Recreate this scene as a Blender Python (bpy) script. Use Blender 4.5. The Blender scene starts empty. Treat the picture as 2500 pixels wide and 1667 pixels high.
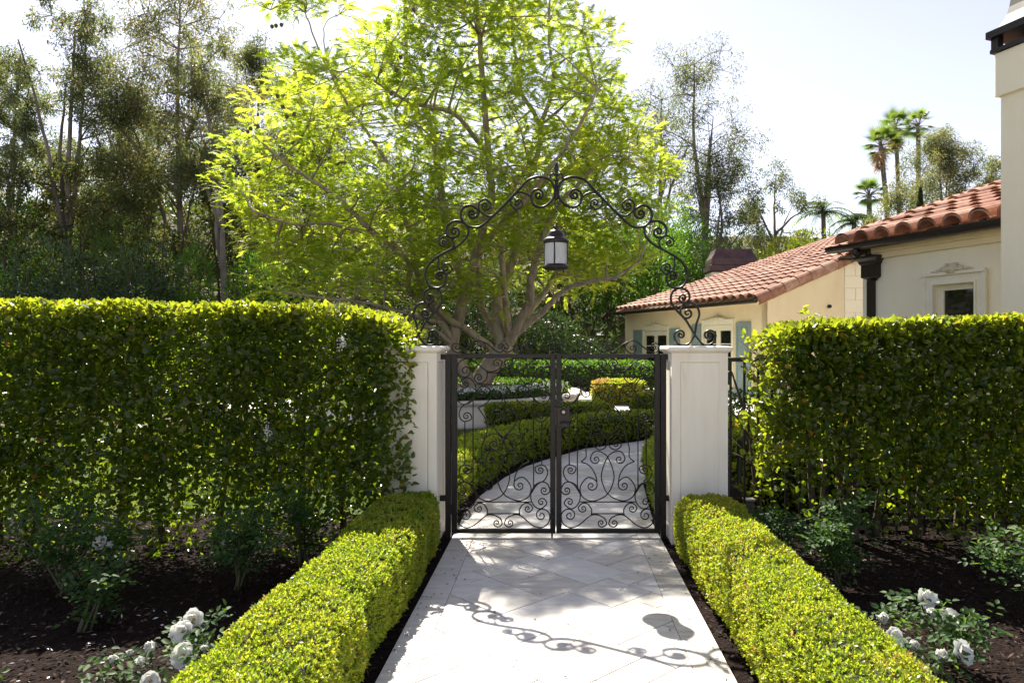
import bpy, math, random
import numpy as np
from mathutils import Vector, Matrix

random.seed(7)
rng = np.random.default_rng(7)
R = math.radians
scene = bpy.context.scene
col = scene.collection

# ---------------------------------------------------------------- camera
EYE = 1.55
FPX, CX, CY = 1760.0, 1358.0, 833.5          # focal length and principal point in photograph pixels
cam_d = bpy.data.cameras.new('camera')
cam_d.sensor_width = 36.0
cam_d.lens = FPX / 2500.0 * 36.0
cam_d.shift_x = -(CX - 1250.0) / 2500.0
cam_d.clip_start = 0.05
cam_d.clip_end = 2000.0
cam = bpy.data.objects.new('camera', cam_d)
cam.location = (0, 0, EYE)
cam.rotation_euler = (R(90), 0, 0)
col.objects.link(cam)
scene.camera = cam

# ---------------------------------------------------------------- sky, sun, exposure
SUN_EL, SUN_AZ = 50.0, -19.0                 # azimuth from +Y towards +X
world = bpy.data.worlds.new('World')
scene.world = world
world.use_nodes = True
wn = world.node_tree
wn.nodes.clear()
w_out = wn.nodes.new('ShaderNodeOutputWorld')
w_bg = wn.nodes.new('ShaderNodeBackground')
w_sky = wn.nodes.new('ShaderNodeTexSky')
w_sky.sky_type = 'NISHITA'
w_sky.sun_disc = False
w_sky.sun_elevation = R(SUN_EL)
w_sky.sun_rotation = R(SUN_AZ)
w_sky.altitude = 50
w_sky.air_density = 1.0
w_sky.dust_density = 0.7
w_sky.ozone_density = 1.0
w_bg.inputs['Strength'].default_value = 0.072
w_hs = wn.nodes.new('ShaderNodeHueSaturation')      # thin white summer haze over the whole sky
w_hs.inputs['Saturation'].default_value = 0.55
w_hs.inputs['Hue'].default_value = 0.53
wn.links.new(w_sky.outputs[0], w_hs.inputs['Color'])
wn.links.new(w_hs.outputs[0], w_bg.inputs['Color'])
wn.links.new(w_bg.outputs[0], w_out.inputs['Surface'])

sun_d = bpy.data.lights.new('sun', 'SUN')
sun_d.energy = 4.7
sun_d.angle = R(0.45)
sun_d.color = (1.0, 0.93, 0.82)
sun = bpy.data.objects.new('sun', sun_d)
sv = Vector((math.sin(R(SUN_AZ)) * math.cos(R(SUN_EL)), math.cos(R(SUN_AZ)) * math.cos(R(SUN_EL)), math.sin(R(SUN_EL))))
sun.rotation_euler = sv.to_track_quat('Z', 'Y').to_euler()
sun.location = sv * 50
col.objects.link(sun)

vs = scene.view_settings
vs.view_transform = 'Standard'
vs.look = 'None'
vs.gamma = 1.0
vs.exposure = 1.58
vs.use_curve_mapping = False
scene.render.engine = 'CYCLES'
cy = scene.cycles
cy.use_denoising = True
cy.max_bounces = 9
cy.diffuse_bounces = 6
cy.glossy_bounces = 3
cy.transmission_bounces = 6
cy.transparent_max_bounces = 8
cy.sample_clamp_indirect = 6.0
cy.caustics_reflective = False
cy.caustics_refractive = False

# ---------------------------------------------------------------- helpers
def P(px, py, Y):
    "a point of the place at depth Y seen at photograph pixel px, py"
    return Vector(((px - CX) / FPX * Y, Y, EYE - (py - CY) / FPX * Y))

def G(px, py, z=0.0):
    "a point at height z seen at photograph pixel px, py"
    Y = (EYE - z) * FPX / (py - CY)
    return Vector(((px - CX) / FPX * Y, Y, z))

def tag(o, label=None, cat=None, group=None, kind=None):
    if label: o['label'] = label
    if cat: o['category'] = cat
    if group: o['group'] = group
    if kind: o['kind'] = kind
    return o

def empty(name, loc, label=None, cat=None, group=None):
    o = bpy.data.objects.new(name, None)
    o.location = loc
    o.empty_display_size = 0.1
    col.objects.link(o)
    o['org'] = tuple(loc)
    return tag(o, label, cat, group)

def link(name, me, parent=None, loc=None):
    "links a mesh whose vertices are in world coordinates (or local ones when loc is given)"
    o = bpy.data.objects.new(name, me)
    if loc is not None:
        o.location = loc
    col.objects.link(o)
    if parent is not None:
        o.parent = parent
        org = parent.get('org')
        if org is not None:
            o.matrix_parent_inverse = Matrix.Translation(-Vector(org))
    return o

class MB:
    "collects faces of one mesh"
    def __init__(s):
        s.v = []; s.f = []
    def add(s, vs_, fs_):
        b = len(s.v)
        s.v.extend([tuple(x) for x in vs_])
        s.f.extend([tuple(i + b for i in f) for f in fs_])
        return s
    def box(s, c, size, rz=0.0, M=None):
        hx, hy, hz = size[0] / 2, size[1] / 2, size[2] / 2
        cs, sn = math.cos(rz), math.sin(rz)
        vv = []
        for z in (-hz, hz):
            for x, y in ((-hx, -hy), (hx, -hy), (hx, hy), (-hx, hy)):
                p = Vector((c[0] + x * cs - y * sn, c[1] + x * sn + y * cs, c[2] + z))
                vv.append(M @ p if M else p)
        return s.add(vv, [(0, 3, 2, 1), (4, 5, 6, 7), (0, 1, 5, 4), (1, 2, 6, 5), (2, 3, 7, 6), (3, 0, 4, 7)])
    def boxf(s, o, ax, ay, az, r):
        "box in a frame: origin o, axes, ranges r = (x0,x1,y0,y1,z0,z1)"
        o = Vector(o); vv = []
        for z in (r[4], r[5]):
            for x, y in ((r[0], r[2]), (r[1], r[2]), (r[1], r[3]), (r[0], r[3])):
                vv.append(o + ax * x + ay * y + az * z)
        fs_ = [(0, 3, 2, 1), (4, 5, 6, 7), (0, 1, 5, 4), (1, 2, 6, 5), (2, 3, 7, 6), (3, 0, 4, 7)]
        if ax.cross(ay).dot(az) < 0:
            fs_ = [f[::-1] for f in fs_]
        return s.add(vv, fs_)
    def tube(s, pts, rad, n=6, cap=True):
        pts = [Vector(p) for p in pts]
        m = len(pts)
        if not hasattr(rad, '__len__'):
            rad = [rad] * m
        t0 = (pts[1] - pts[0]).normalized()
        up = Vector((0, 0, 1)) if abs(t0.z) < 0.9 else Vector((1, 0, 0))
        a = t0.cross(up).normalized()
        vv = []
        for i in range(m):
            t = (pts[min(i + 1, m - 1)] - pts[max(i - 1, 0)])
            t = t.normalized() if t.length > 1e-9 else t0
            a = (a - t * a.dot(t))
            a = a.normalized() if a.length > 1e-6 else t.orthogonal().normalized()
            b = t.cross(a)
            for k in range(n):
                th = 2 * math.pi * k / n
                vv.append(pts[i] + (a * math.cos(th) + b * math.sin(th)) * rad[i])
        ff = []
        for i in range(m - 1):
            for k in range(n):
                k2 = (k + 1) % n
                ff.append((i * n + k, i * n + k2, (i + 1) * n + k2, (i + 1) * n + k))
        if cap:
            ff.append(tuple(range(n))[::-1])
            ff.append(tuple((m - 1) * n + k for k in range(n)))
        return s.add(vv, ff)
    def lathe(s, c, prof, n=24):
        "prof = [(r, z)] from bottom to top"
        vv = []; ff = []
        for r_, z in prof:
            for k in range(n):
                th = 2 * math.pi * k / n
                vv.append((c[0] + r_ * math.cos(th), c[1] + r_ * math.sin(th), c[2] + z))
        for i in range(len(prof) - 1):
            for k in range(n):
                k2 = (k + 1) % n
                ff.append((i * n + k, i * n + k2, (i + 1) * n + k2, (i + 1) * n + k))
        ff.append(tuple(range(n))[::-1])
        ff.append(tuple((len(prof) - 1) * n + k for k in range(n)))
        return s.add(vv, ff)
    def prism(s, poly, z0, z1, bevel=0.0):
        n = len(poly)
        a = sum(poly[i][0] * poly[(i + 1) % n][1] - poly[(i + 1) % n][0] * poly[i][1] for i in range(n))
        if a < 0:
            poly = poly[::-1]
        vv = [(x, y, z0) for x, y in poly]
        if bevel > 0:
            vv += [(x, y, z1 - bevel) for x, y in poly]
            cx = sum(p[0] for p in poly) / n; cy_ = sum(p[1] for p in poly) / n
            for x, y in poly:
                d = math.hypot(x - cx, y - cy_) or 1
                q = max(0.5, 1 - 1.4 * bevel / d)
                vv.append((cx + (x - cx) * q, cy_ + (y - cy_) * q, z1))
        else:
            vv += [(x, y, z1) for x, y in poly]
        L = 3 if bevel > 0 else 2
        ff = [tuple(range(n))[::-1], tuple((L - 1) * n + i for i in range(n))]
        for l in range(L - 1):
            for i in range(n):
                j = (i + 1) % n
                ff.append((l * n + i, l * n + j, (l + 1) * n + j, (l + 1) * n + i))
        return s.add(vv, ff)
    def mesh(s, name, mat, smooth=False):
        me = bpy.data.meshes.new(name)
        me.from_pydata(s.v, [], s.f)
        if mat: me.materials.append(mat)
        if smooth:
            me.polygons.foreach_set('use_smooth', [True] * len(me.polygons))
        me.update()
        return me
    def build(s, name, mat, parent=None, smooth=False):
        return link(name, s.mesh(name, mat, smooth), parent)

def bevel(o, w=0.006, seg=2):
    m = o.modifiers.new('bevel', 'BEVEL'); m.width = w; m.segments = seg; m.limit_method = 'ANGLE'
    return o

def catmull(pts, per=6):
    pts = [Vector(p) for p in pts]
    q = [pts[0] * 2 - pts[1]] + pts + [pts[-1] * 2 - pts[-2]]
    out = []
    for i in range(1, len(q) - 2):
        p0, p1, p2, p3 = q[i - 1], q[i], q[i + 1], q[i + 2]
        for k in range(per):
            t = k / per
            out.append(0.5 * ((2 * p1) + (p2 - p0) * t + (2 * p0 - 5 * p1 + 4 * p2 - p3) * t * t + (3 * p1 - p0 - 3 * p2 + p3) * t ** 3))
    out.append(pts[-1])
    return out

# ---- leaf clouds, made with numpy
def rand_unit(n):
    v = rng.normal(size=(n, 3))
    return v / np.linalg.norm(v, axis=1, keepdims=True)

def norm(v):
    return v / np.maximum(np.linalg.norm(v, axis=1, keepdims=True), 1e-9)

# a folded pointed leaf (along x, across y, up z) of unit length
T_LEAF = (np.array([(0, 0, 0), (0.3, -0.5, 0.10), (0.66, -0.40, 0.08), (1, 0, -0.06), (0.66, 0.40, 0.08), (0.3, 0.5, 0.10)], float),
          [(0, 1, 2, 3), (0, 3, 4, 5)])
T_DIA = (np.array([(0, 0, 0), (0.5, -0.5, 0.06), (1, 0, 0), (0.5, 0.5, 0.06)], float), [(0, 1, 2, 3)])
T_TRI = (np.array([(0, -0.5, 0), (0, 0.5, 0), (1, 0, 0)], float), [(0, 1, 2)])

def t_sprig(n=7, leaf=0.62, seed=1, tri=False):
    r = random.Random(seed)
    vv = []; ff = []
    for k in range(n):
        th = 2.4 * k + r.uniform(-.3, .3)
        el = R(r.uniform(15, 65))
        o = Vector((0.10 + 0.45 * k / n, 0, 0))
        d = Vector((math.sin(el), math.cos(el) * math.cos(th), math.cos(el) * math.sin(th)))
        sd = Vector((0, -math.sin(th), math.cos(th)))
        L = leaf * r.uniform(.75, 1.15)
        b = len(vv)
        if tri:
            vv += [o + d * L * .15 - sd * L * .29, o + d * L, o + d * L * .15 + sd * L * .29]
            ff.append((b, b + 1, b + 2))
        else:
            vv += [o, o + d * L * .5 - sd * L * .27, o + d * L, o + d * L * .5 + sd * L * .27]
            ff.append((b, b + 1, b + 2, b + 3))
    return np.array([tuple(v) for v in vv]), ff

def t_frond(pairs=9, seed=1):
    "a feathery twice-divided leaf: pinnae along an arching rib"
    r = random.Random(seed)
    vv = []; ff = []
    def rib(t):
        return Vector((t, 0, 0.16 * math.sin(t * 2.4) - 0.20 * t * t))
    for k in range(pairs):
        t = 0.12 + 0.84 * k / (pairs - 1)
        o = rib(t)
        L = 0.30 * math.sin(math.pi * (0.22 + 0.66 * k / (pairs - 1))) * r.uniform(.85, 1.15)
        for sgn in (-1, 1):
            d = Vector((0.55, sgn * 1.0, r.uniform(-.35, .15))).normalized()
            w = Vector((0.062, -sgn * 0.02, 0.0))
            b = len(vv)
            vv += [o + w * .9, o + d * L, o - w * .9]
            ff.append((b, b + 1, b + 2))
    b = len(vv)
    o = rib(.96)
    vv += [o, o + Vector((.09, -.05, -.02)), o + Vector((.2, 0, -.05)), o + Vector((.09, .05, -.02))]
    ff.append((b, b + 1, b + 2, b + 3))
    return np.array([tuple(v) for v in vv]), ff

def cloud_mesh(name, pos, xd, nd, length, width, tmpl, mat, tint=None):
    "one mesh of many leaves: pos (n,3), xd = along, nd = roughly the leaf's face normal"
    n = len(pos)
    tv, tf = tmpl
    k = len(tv)
    xd = norm(xd)
    yd = norm(np.cross(nd, xd))
    zd = np.cross(xd, yd)
    length = np.broadcast_to(np.asarray(length, float), (n,))
    width = np.broadcast_to(np.asarray(width, float), (n,))
    V = (pos[:, None, :] + (tv[None, :, 0:1] * length[:, None, None]) * xd[:, None, :]
         + (tv[None, :, 1:2] * width[:, None, None]) * yd[:, None, :]
         + (tv[None, :, 2:3] * length[:, None, None]) * zd[:, None, :])
    V = V.reshape(-1, 3)
    fl = np.concatenate([np.array(f) for f in tf])
    loops = (np.arange(n)[:, None] * k + fl[None, :]).reshape(-1)
    sizes = np.tile(np.array([len(f) for f in tf]), n)
    starts = np.concatenate([[0], np.cumsum(sizes)[:-1]])
    me = bpy.data.meshes.new(name)
    me.vertices.add(len(V)); me.vertices.foreach_set('co', V.astype(np.float32).ravel())
    me.loops.add(len(loops)); me.loops.foreach_set('vertex_index', loops.astype(np.int32))
    me.polygons.add(len(sizes))
    me.polygons.foreach_set('loop_start', starts.astype(np.int32))
    if tint is None:
        tint = rng.random(n)
    at = me.attributes.new('tint', 'FLOAT', 'POINT')
    at.data.foreach_set('value', np.repeat(np.clip(tint, 0, 1), k).astype(np.float32))
    if mat: me.materials.append(mat)
    me.update(calc_edges=True)
    return me

def cloud(name, parent, pos, xd, nd, length, width, tmpl, mat, tint=None, kind='stuff'):
    o = link(name, cloud_mesh(name, pos, xd, nd, length, width, tmpl, mat, tint), parent)
    if kind: o['kind'] = kind
    return o

def lump(p, f=6.0, seed=0):
    "smooth pseudo noise in -1..1 for an (n,3) array"
    r = np.random.default_rng(seed)
    out = np.zeros(len(p))
    for i in range(5):
        k = r.normal(size=3) * f * (0.6 + 0.35 * i)
        out += np.sin(p @ k + r.uniform(0, 6.28)) / (1 + 0.45 * i)
    return out / 2.4
# ---------------------------------------------------------------- materials
def new_mat(name):
    m = bpy.data.materials.new(name); m.use_nodes = True
    nt = m.node_tree; nt.nodes.clear()
    out = nt.nodes.new('ShaderNodeOutputMaterial')
    return m, nt, out

def ramp_node(nt, stops):
    r = nt.nodes.new('ShaderNodeValToRGB')
    e = r.color_ramp.elements
    while len(e) > 1: e.remove(e[-1])
    e[0].position = stops[0][0]; e[0].color = (*stops[0][1], 1)
    for p, c in stops[1:]:
        x = e.new(p); x.color = (*c, 1)
    return r

def surf(name, stops, scale=4.0, rough=0.8, bump=0.2, bscale=60.0, metal=0.0, spec=0.4, detail=6.0, stretch=None, dist=0.01, obj=False):
    "a noise-coloured solid surface with fine relief"
    m, nt, out = new_mat(name)
    b = nt.nodes.new('ShaderNodeBsdfPrincipled')
    tc = nt.nodes.new('ShaderNodeTexCoord')
    mp = nt.nodes.new('ShaderNodeMapping')
    if stretch: mp.inputs['Scale'].default_value = stretch
    nt.links.new(tc.outputs['Object'], mp.inputs['Vector'])
    vec = mp.outputs['Vector']
    if obj:
        oi = nt.nodes.new('ShaderNodeObjectInfo')
        ad = nt.nodes.new('ShaderNodeVectorMath'); ad.operation = 'ADD'
        ml = nt.nodes.new('ShaderNodeMath'); ml.operation = 'MULTIPLY'; ml.inputs[1].default_value = 40.0
        nt.links.new(oi.outputs['Random'], ml.inputs[0])
        nt.links.new(vec, ad.inputs[0]); nt.links.new(ml.outputs[0], ad.inputs[1])
        vec = ad.outputs[0]
    n = nt.nodes.new('ShaderNodeTexNoise')
    n.inputs['Scale'].default_value = scale; n.inputs['Detail'].default_value = detail; n.inputs['Roughness'].default_value = 0.62
    nt.links.new(vec, n.inputs['Vector'])
    rp = ramp_node(nt, stops)
    if obj:
        mx = nt.nodes.new('ShaderNodeMath'); mx.operation = 'MULTIPLY_ADD'; mx.inputs[1].default_value = 0.46
        sb = nt.nodes.new('ShaderNodeMath'); sb.operation = 'SUBTRACT'; sb.inputs[1].default_value = 0.23
        nt.links.new(oi.outputs['Random'], mx.inputs[0]); nt.links.new(n.outputs['Fac'], mx.inputs[2])
        nt.links.new(mx.outputs[0], sb.inputs[0]); nt.links.new(sb.outputs[0], rp.inputs['Fac'])
    else:
        nt.links.new(n.outputs['Fac'], rp.inputs['Fac'])
    nt.links.new(rp.outputs['Color'], b.inputs['Base Color'])
    b.inputs['Roughness'].default_value = rough
    b.inputs['Metallic'].default_value = metal
    b.inputs['Specular IOR Level'].default_value = spec
    if bump > 0:
        n2 = nt.nodes.new('ShaderNodeTexNoise'); n2.inputs['Scale'].default_value = bscale; n2.inputs['Detail'].default_value = 5
        nt.links.new(vec, n2.inputs['Vector'])
        bp = nt.nodes.new('ShaderNodeBump'); bp.inputs['Strength'].default_value = bump; bp.inputs['Distance'].default_value = dist
        nt.links.new(n2.outputs['Fac'], bp.inputs['Height']); nt.links.new(bp.outputs[0], b.inputs['Normal'])
    nt.links.new(b.outputs[0], out.inputs['Surface'])
    return m

def leafmat(name, refl, trans, mix=0.45, rough=0.45, spec=0.35):
    "leaf: reflecting and letting light through; 'tint' picks the colour of each leaf"
    m, nt, out = new_mat(name)
    at = nt.nodes.new('ShaderNodeAttribute'); at.attribute_name = 'tint'
    r1 = ramp_node(nt, refl); r2 = ramp_node(nt, trans)
    nt.links.new(at.outputs['Fac'], r1.inputs['Fac']); nt.links.new(at.outputs['Fac'], r2.inputs['Fac'])
    b = nt.nodes.new('ShaderNodeBsdfPrincipled')
    b.inputs['Roughness'].default_value = rough; b.inputs['Specular IOR Level'].default_value = spec
    t = nt.nodes.new('ShaderNodeBsdfTranslucent')
    mx = nt.nodes.new('ShaderNodeMixShader'); mx.inputs[0].default_value = mix
    nt.links.new(r1.outputs[0], b.inputs['Base Color']); nt.links.new(r2.outputs[0], t.inputs['Color'])
    nt.links.new(b.outputs[0], mx.inputs[1]); nt.links.new(t.outputs[0], mx.inputs[2])
    nt.links.new(mx.outputs[0], out.inputs['Surface'])
    return m

M = {}
M['iron'] = surf('black_iron', [(0.3, (0.010, 0.009, 0.008)), (0.7, (0.022, 0.018, 0.016))], 30, 0.42, 0.12, 90, 0.3)
M['iron_brown'] = surf('dark_bronze_paint', [(0.3, (0.018, 0.013, 0.012)), (0.7, (0.035, 0.024, 0.020))], 14, 0.38, 0.08, 90, 0.3)
M['pillar'] = surf('white_painted_stucco', [(0.22, (0.56, 0.50, 0.39)), (0.42, (0.74, 0.68, 0.56)), (0.6, (0.79, 0.745, 0.64)), (0.8, (0.83, 0.79, 0.70))], 4.5, 0.78, 0.5, 60, stretch=(1, 1, 0.18), dist=0.006)
M['stucco'] = surf('cream_stucco', [(0.25, (0.76, 0.62, 0.40)), (0.55, (0.84, 0.71, 0.48)), (0.8, (0.87, 0.76, 0.55))], 0.9, 0.85, 0.35, 28, dist=0.012, stretch=(1, 1, 0.5))
M['stucco_white'] = surf('pale_stucco', [(0.25, (0.80, 0.72, 0.54)), (0.6, (0.88, 0.81, 0.64)), (0.85, (0.90, 0.84, 0.70))], 1.1, 0.85, 0.35, 26, dist=0.012, stretch=(1, 1, 0.5))
M['trim'] = surf('cream_trim', [(0.3, (0.72, 0.66, 0.52)), (0.7, (0.80, 0.75, 0.62))], 5, 0.6, 0.15, 50)
M['crest'] = surf('carved_plaster', [(0.3, (0.52, 0.44, 0.30)), (0.7, (0.76, 0.69, 0.54))], 22, 0.8, 0.9, 34, dist=0.02)
M['shutter'] = surf('blue_grey_paint', [(0.3, (0.19, 0.26, 0.27)), (0.7, (0.26, 0.33, 0.335))], 6, 0.55, 0.1, 60)
M['tile'] = surf('terracotta', [(0.12, (0.12, 0.062, 0.044)), (0.38, (0.27, 0.125, 0.080)), (0.58, (0.37, 0.19, 0.125)), (0.78, (0.46, 0.29, 0.205)), (0.95, (0.53, 0.40, 0.31))], 5.5, 0.75, 0.35, 40, obj=True, dist=0.006)
M['mortar'] = surf('roof_mortar', [(0.3, (0.20, 0.15, 0.11)), (0.7, (0.36, 0.29, 0.22))], 12, 0.9, 0.5, 40)
M['stone'] = surf('pale_stone', [(0.25, (0.48, 0.44, 0.38)), (0.6, (0.62, 0.58, 0.51)), (0.85, (0.68, 0.65, 0.58))], 5, 0.7, 0.3, 40)
M['grout'] = surf('dark_joint', [(0.3, (0.10, 0.085, 0.07)), (0.7, (0.19, 0.165, 0.14))], 30, 0.95, 0.4, 80)
M['bark'] = surf('pale_grey_bark', [(0.25, (0.13, 0.10, 0.065)), (0.5, (0.30, 0.245, 0.175)), (0.8, (0.46, 0.38, 0.28))], 9, 0.85, 0.7, 26, stretch=(1, 1, 0.25), dist=0.03)
M['bark_gum'] = surf('gum_bark', [(0.25, (0.09, 0.07, 0.055)), (0.5, (0.20, 0.165, 0.135)), (0.8, (0.36, 0.31, 0.26))], 3, 0.85, 0.6, 18, stretch=(1, 1, 0.3), dist=0.03)
M['bark_dark'] = surf('brown_bark', [(0.25, (0.045, 0.032, 0.022)), (0.55, (0.10, 0.072, 0.05)), (0.8, (0.17, 0.125, 0.09))], 14, 0.9, 0.7, 40, stretch=(1, 1, 0.3), dist=0.02)
M['twig'] = surf('grey_twig', [(0.3, (0.13, 0.095, 0.065)), (0.7, (0.26, 0.20, 0.14))], 30, 0.85, 0.3, 60)
M['core'] = surf('filler_core', [(0.3, (0.012, 0.016, 0.006)), (0.7, (0.030, 0.038, 0.012))], 40, 0.95, 0.8, 60)  # near-black filler colour for the inside of the box rows
M['soil'] = surf('bark_mulch_soil', [(0.2, (0.006, 0.004, 0.003)), (0.5, (0.014, 0.008, 0.006)), (0.8, (0.034, 0.020, 0.014))], 24, 0.95, 1.0, 55, dist=0.03, spec=0.1)
M['ground'] = surf('dry_ground', [(0.2, (0.035, 0.032, 0.014)), (0.5, (0.07, 0.06, 0.028)), (0.8, (0.12, 0.10, 0.05))], 1.2, 0.95, 0.8, 9, dist=0.1)
M['lawn'] = surf('lawn_turf', [(0.2, (0.035, 0.065, 0.010)), (0.5, (0.06, 0.10, 0.016)), (0.8, (0.09, 0.13, 0.022))], 6, 0.95, 1.0, 90, dist=0.03)
M['glass'] = surf('dark_window_glass', [(0.3, (0.006, 0.008, 0.007)), (0.7, (0.012, 0.014, 0.012))], 2, 0.03, 0.05, 3, spec=0.7)
M['copper'] = surf('brown_metal_hood', [(0.25, (0.045, 0.028, 0.028)), (0.55, (0.09, 0.055, 0.055)), (0.85, (0.15, 0.10, 0.10))], 4, 0.42, 0.1, 30, metal=0.35)
M['hood_pale'] = surf('weathered_zinc', [(0.25, (0.07, 0.066, 0.06)), (0.6, (0.12, 0.112, 0.10)), (0.85, (0.17, 0.16, 0.145))], 3, 0.55, 0.1, 20, metal=0.2, stretch=(1, 1, .3))
M['black'] = surf('blackened_inside', [(0.3, (0.006, 0.006, 0.006)), (0.7, (0.012, 0.011, 0.010))], 5, 0.9, 0)
M['box_grey'] = surf('grey_bronze_box', [(0.3, (0.10, 0.085, 0.075)), (0.7, (0.16, 0.14, 0.125))], 20, 0.5, 0.1, 60, metal=0.3)
M['steel'] = surf('dull_steel', [(0.3, (0.30, 0.28, 0.25)), (0.7, (0.45, 0.42, 0.38))], 20, 0.4, 0.1, 60, metal=0.7)
M['petal'] = leafmat('white_petal', [(0.0, (0.72, 0.72, 0.68)), (1.0, (0.82, 0.82, 0.80))], [(0.0, (0.6, 0.62, 0.55)), (1, (0.72, 0.72, 0.66))], 0.3, 0.6, 0.2)
M['pistil'] = surf('yellow_stamens', [(0.3, (0.45, 0.27, 0.05)), (0.7, (0.62, 0.45, 0.12))], 50, 0.8, 0.6, 120)

# travertine: cream blocks with bands and pits
m, nt, out = new_mat('travertine')
b = nt.nodes.new('ShaderNodeBsdfPrincipled'); b.inputs['Roughness'].default_value = 0.62
tc = nt.nodes.new('ShaderNodeTexCoord'); oi = nt.nodes.new('ShaderNodeObjectInfo')
ml = nt.nodes.new('ShaderNodeMath'); ml.operation = 'MULTIPLY'; ml.inputs[1].default_value = 37.0
ad = nt.nodes.new('ShaderNodeVectorMath'); ad.operation = 'ADD'
nt.links.new(oi.outputs['Random'], ml.inputs[0]); nt.links.new(tc.outputs['Object'], ad.inputs[0]); nt.links.new(ml.outputs[0], ad.inputs[1])
mp = nt.nodes.new('ShaderNodeMapping'); mp.inputs['Rotation'].default_value = (0, 0, R(45)); mp.inputs['Scale'].default_value = (1, 4.0, 1)
nt.links.new(ad.outputs[0], mp.inputs['Vector'])
n1 = nt.nodes.new('ShaderNodeTexNoise'); n1.inputs['Scale'].default_value = 5.5; n1.inputs['Detail'].default_value = 7
nt.links.new(mp.outputs[0], n1.inputs['Vector'])
rp = ramp_node(nt, [(0.20, (0.41, 0.36, 0.30)), (0.42, (0.545, 0.505, 0.445)), (0.75, (0.66, 0.635, 0.59))])
mx = nt.nodes.new('ShaderNodeMath'); mx.operation = 'MULTIPLY_ADD'; mx.inputs[1].default_value = 0.36
sb = nt.nodes.new('ShaderNodeMath'); sb.operation = 'SUBTRACT'; sb.inputs[1].default_value = 0.14
nt.links.new(oi.outputs['Random'], mx.inputs[0]); nt.links.new(n1.outputs['Fac'], mx.inputs[2]); nt.links.new(mx.outputs[0], sb.inputs[0])
nt.links.new(sb.outputs[0], rp.inputs['Fac'])
n2 = nt.nodes.new('ShaderNodeTexNoise'); n2.inputs['Scale'].default_value = 34; n2.inputs['Detail'].default_value = 5; n2.inputs['Roughness'].default_value = 0.7
nt.links.new(mp.outputs[0], n2.inputs['Vector'])
pit = ramp_node(nt, [(0.30, (0.42, 0.36, 0.30)), (0.365, (1, 1, 1))])
nt.links.new(n2.outputs['Fac'], pit.inputs['Fac'])
mc = nt.nodes.new('ShaderNodeMix'); mc.data_type = 'RGBA'; mc.blend_type = 'MULTIPLY'; mc.inputs[0].default_value = 1.0
nt.links.new(rp.outputs[0], mc.inputs[6]); nt.links.new(pit.outputs[0], mc.inputs[7])
nt.links.new(mc.outputs[2], b.inputs['Base Color'])
bp = nt.nodes.new('ShaderNodeBump'); bp.inputs['Strength'].default_value = 0.35; bp.inputs['Distance'].default_value = 0.004
nt.links.new(pit.outputs[0], bp.inputs['Height']); nt.links.new(bp.outputs[0], b.inputs['Normal'])
nt.links.new(b.outputs[0], out.inputs['Surface'])
M['travertine'] = m

# lantern glass: rippled seedy glass
m, nt, out = new_mat('seedy_glass')
b = nt.nodes.new('ShaderNodeBsdfPrincipled')
b.inputs['Base Color'].default_value = (0.9, 0.92, 0.93, 1); b.inputs['Roughness'].default_value = 0.25
b.inputs['Transmission Weight'].default_value = 0.55; b.inputs['IOR'].default_value = 1.35
tc = nt.nodes.new('ShaderNodeTexCoord'); mp = nt.nodes.new('ShaderNodeMapping'); mp.inputs['Scale'].default_value = (1, 1, 0.18)
nn = nt.nodes.new('ShaderNodeTexNoise'); nn.inputs['Scale'].default_value = 110
bp = nt.nodes.new('ShaderNodeBump'); bp.inputs['Strength'].default_value = 0.8; bp.inputs['Distance'].default_value = 0.01
nt.links.new(tc.outputs['Object'], mp.inputs[0]); nt.links.new(mp.outputs[0], nn.inputs['Vector']); nt.links.new(nn.outputs['Fac'], bp.inputs['Height'])
nt.links.new(bp.outputs[0], b.inputs['Normal']); nt.links.new(b.outputs[0], out.inputs['Surface'])
M['lantern_glass'] = m

# leaves: (tint, colour) reflected / let through
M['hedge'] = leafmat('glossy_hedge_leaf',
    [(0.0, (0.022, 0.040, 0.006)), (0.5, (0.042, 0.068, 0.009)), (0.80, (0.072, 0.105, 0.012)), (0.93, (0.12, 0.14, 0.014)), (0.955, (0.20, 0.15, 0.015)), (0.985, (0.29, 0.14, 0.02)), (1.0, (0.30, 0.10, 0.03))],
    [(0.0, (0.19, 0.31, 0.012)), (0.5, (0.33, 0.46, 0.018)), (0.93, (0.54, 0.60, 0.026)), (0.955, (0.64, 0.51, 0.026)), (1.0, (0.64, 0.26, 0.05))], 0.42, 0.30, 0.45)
M['box'] = leafmat('boxwood_leaf',
    [(0.0, (0.075, 0.125, 0.014)), (0.5, (0.15, 0.195, 0.022)), (0.85, (0.23, 0.235, 0.034)), (0.95, (0.28, 0.21, 0.05)), (1.0, (0.32, 0.19, 0.07))],
    [(0.0, (0.30, 0.48, 0.018)), (0.5, (0.57, 0.68, 0.03)), (0.85, (0.74, 0.72, 0.045)), (0.95, (0.68, 0.50, 0.08)), (1.0, (0.60, 0.36, 0.12))], 0.46, 0.40, 0.35)
M['jaca'] = leafmat('feathery_leaf',
    [(0.0, (0.042, 0.078, 0.013)), (0.5, (0.078, 0.122, 0.019)), (1.0, (0.12, 0.155, 0.028))],
    [(0.0, (0.30, 0.44, 0.03)), (0.5, (0.55, 0.66, 0.045)), (1.0, (0.80, 0.79, 0.07))], 0.66, 0.5, 0.25)
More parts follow.
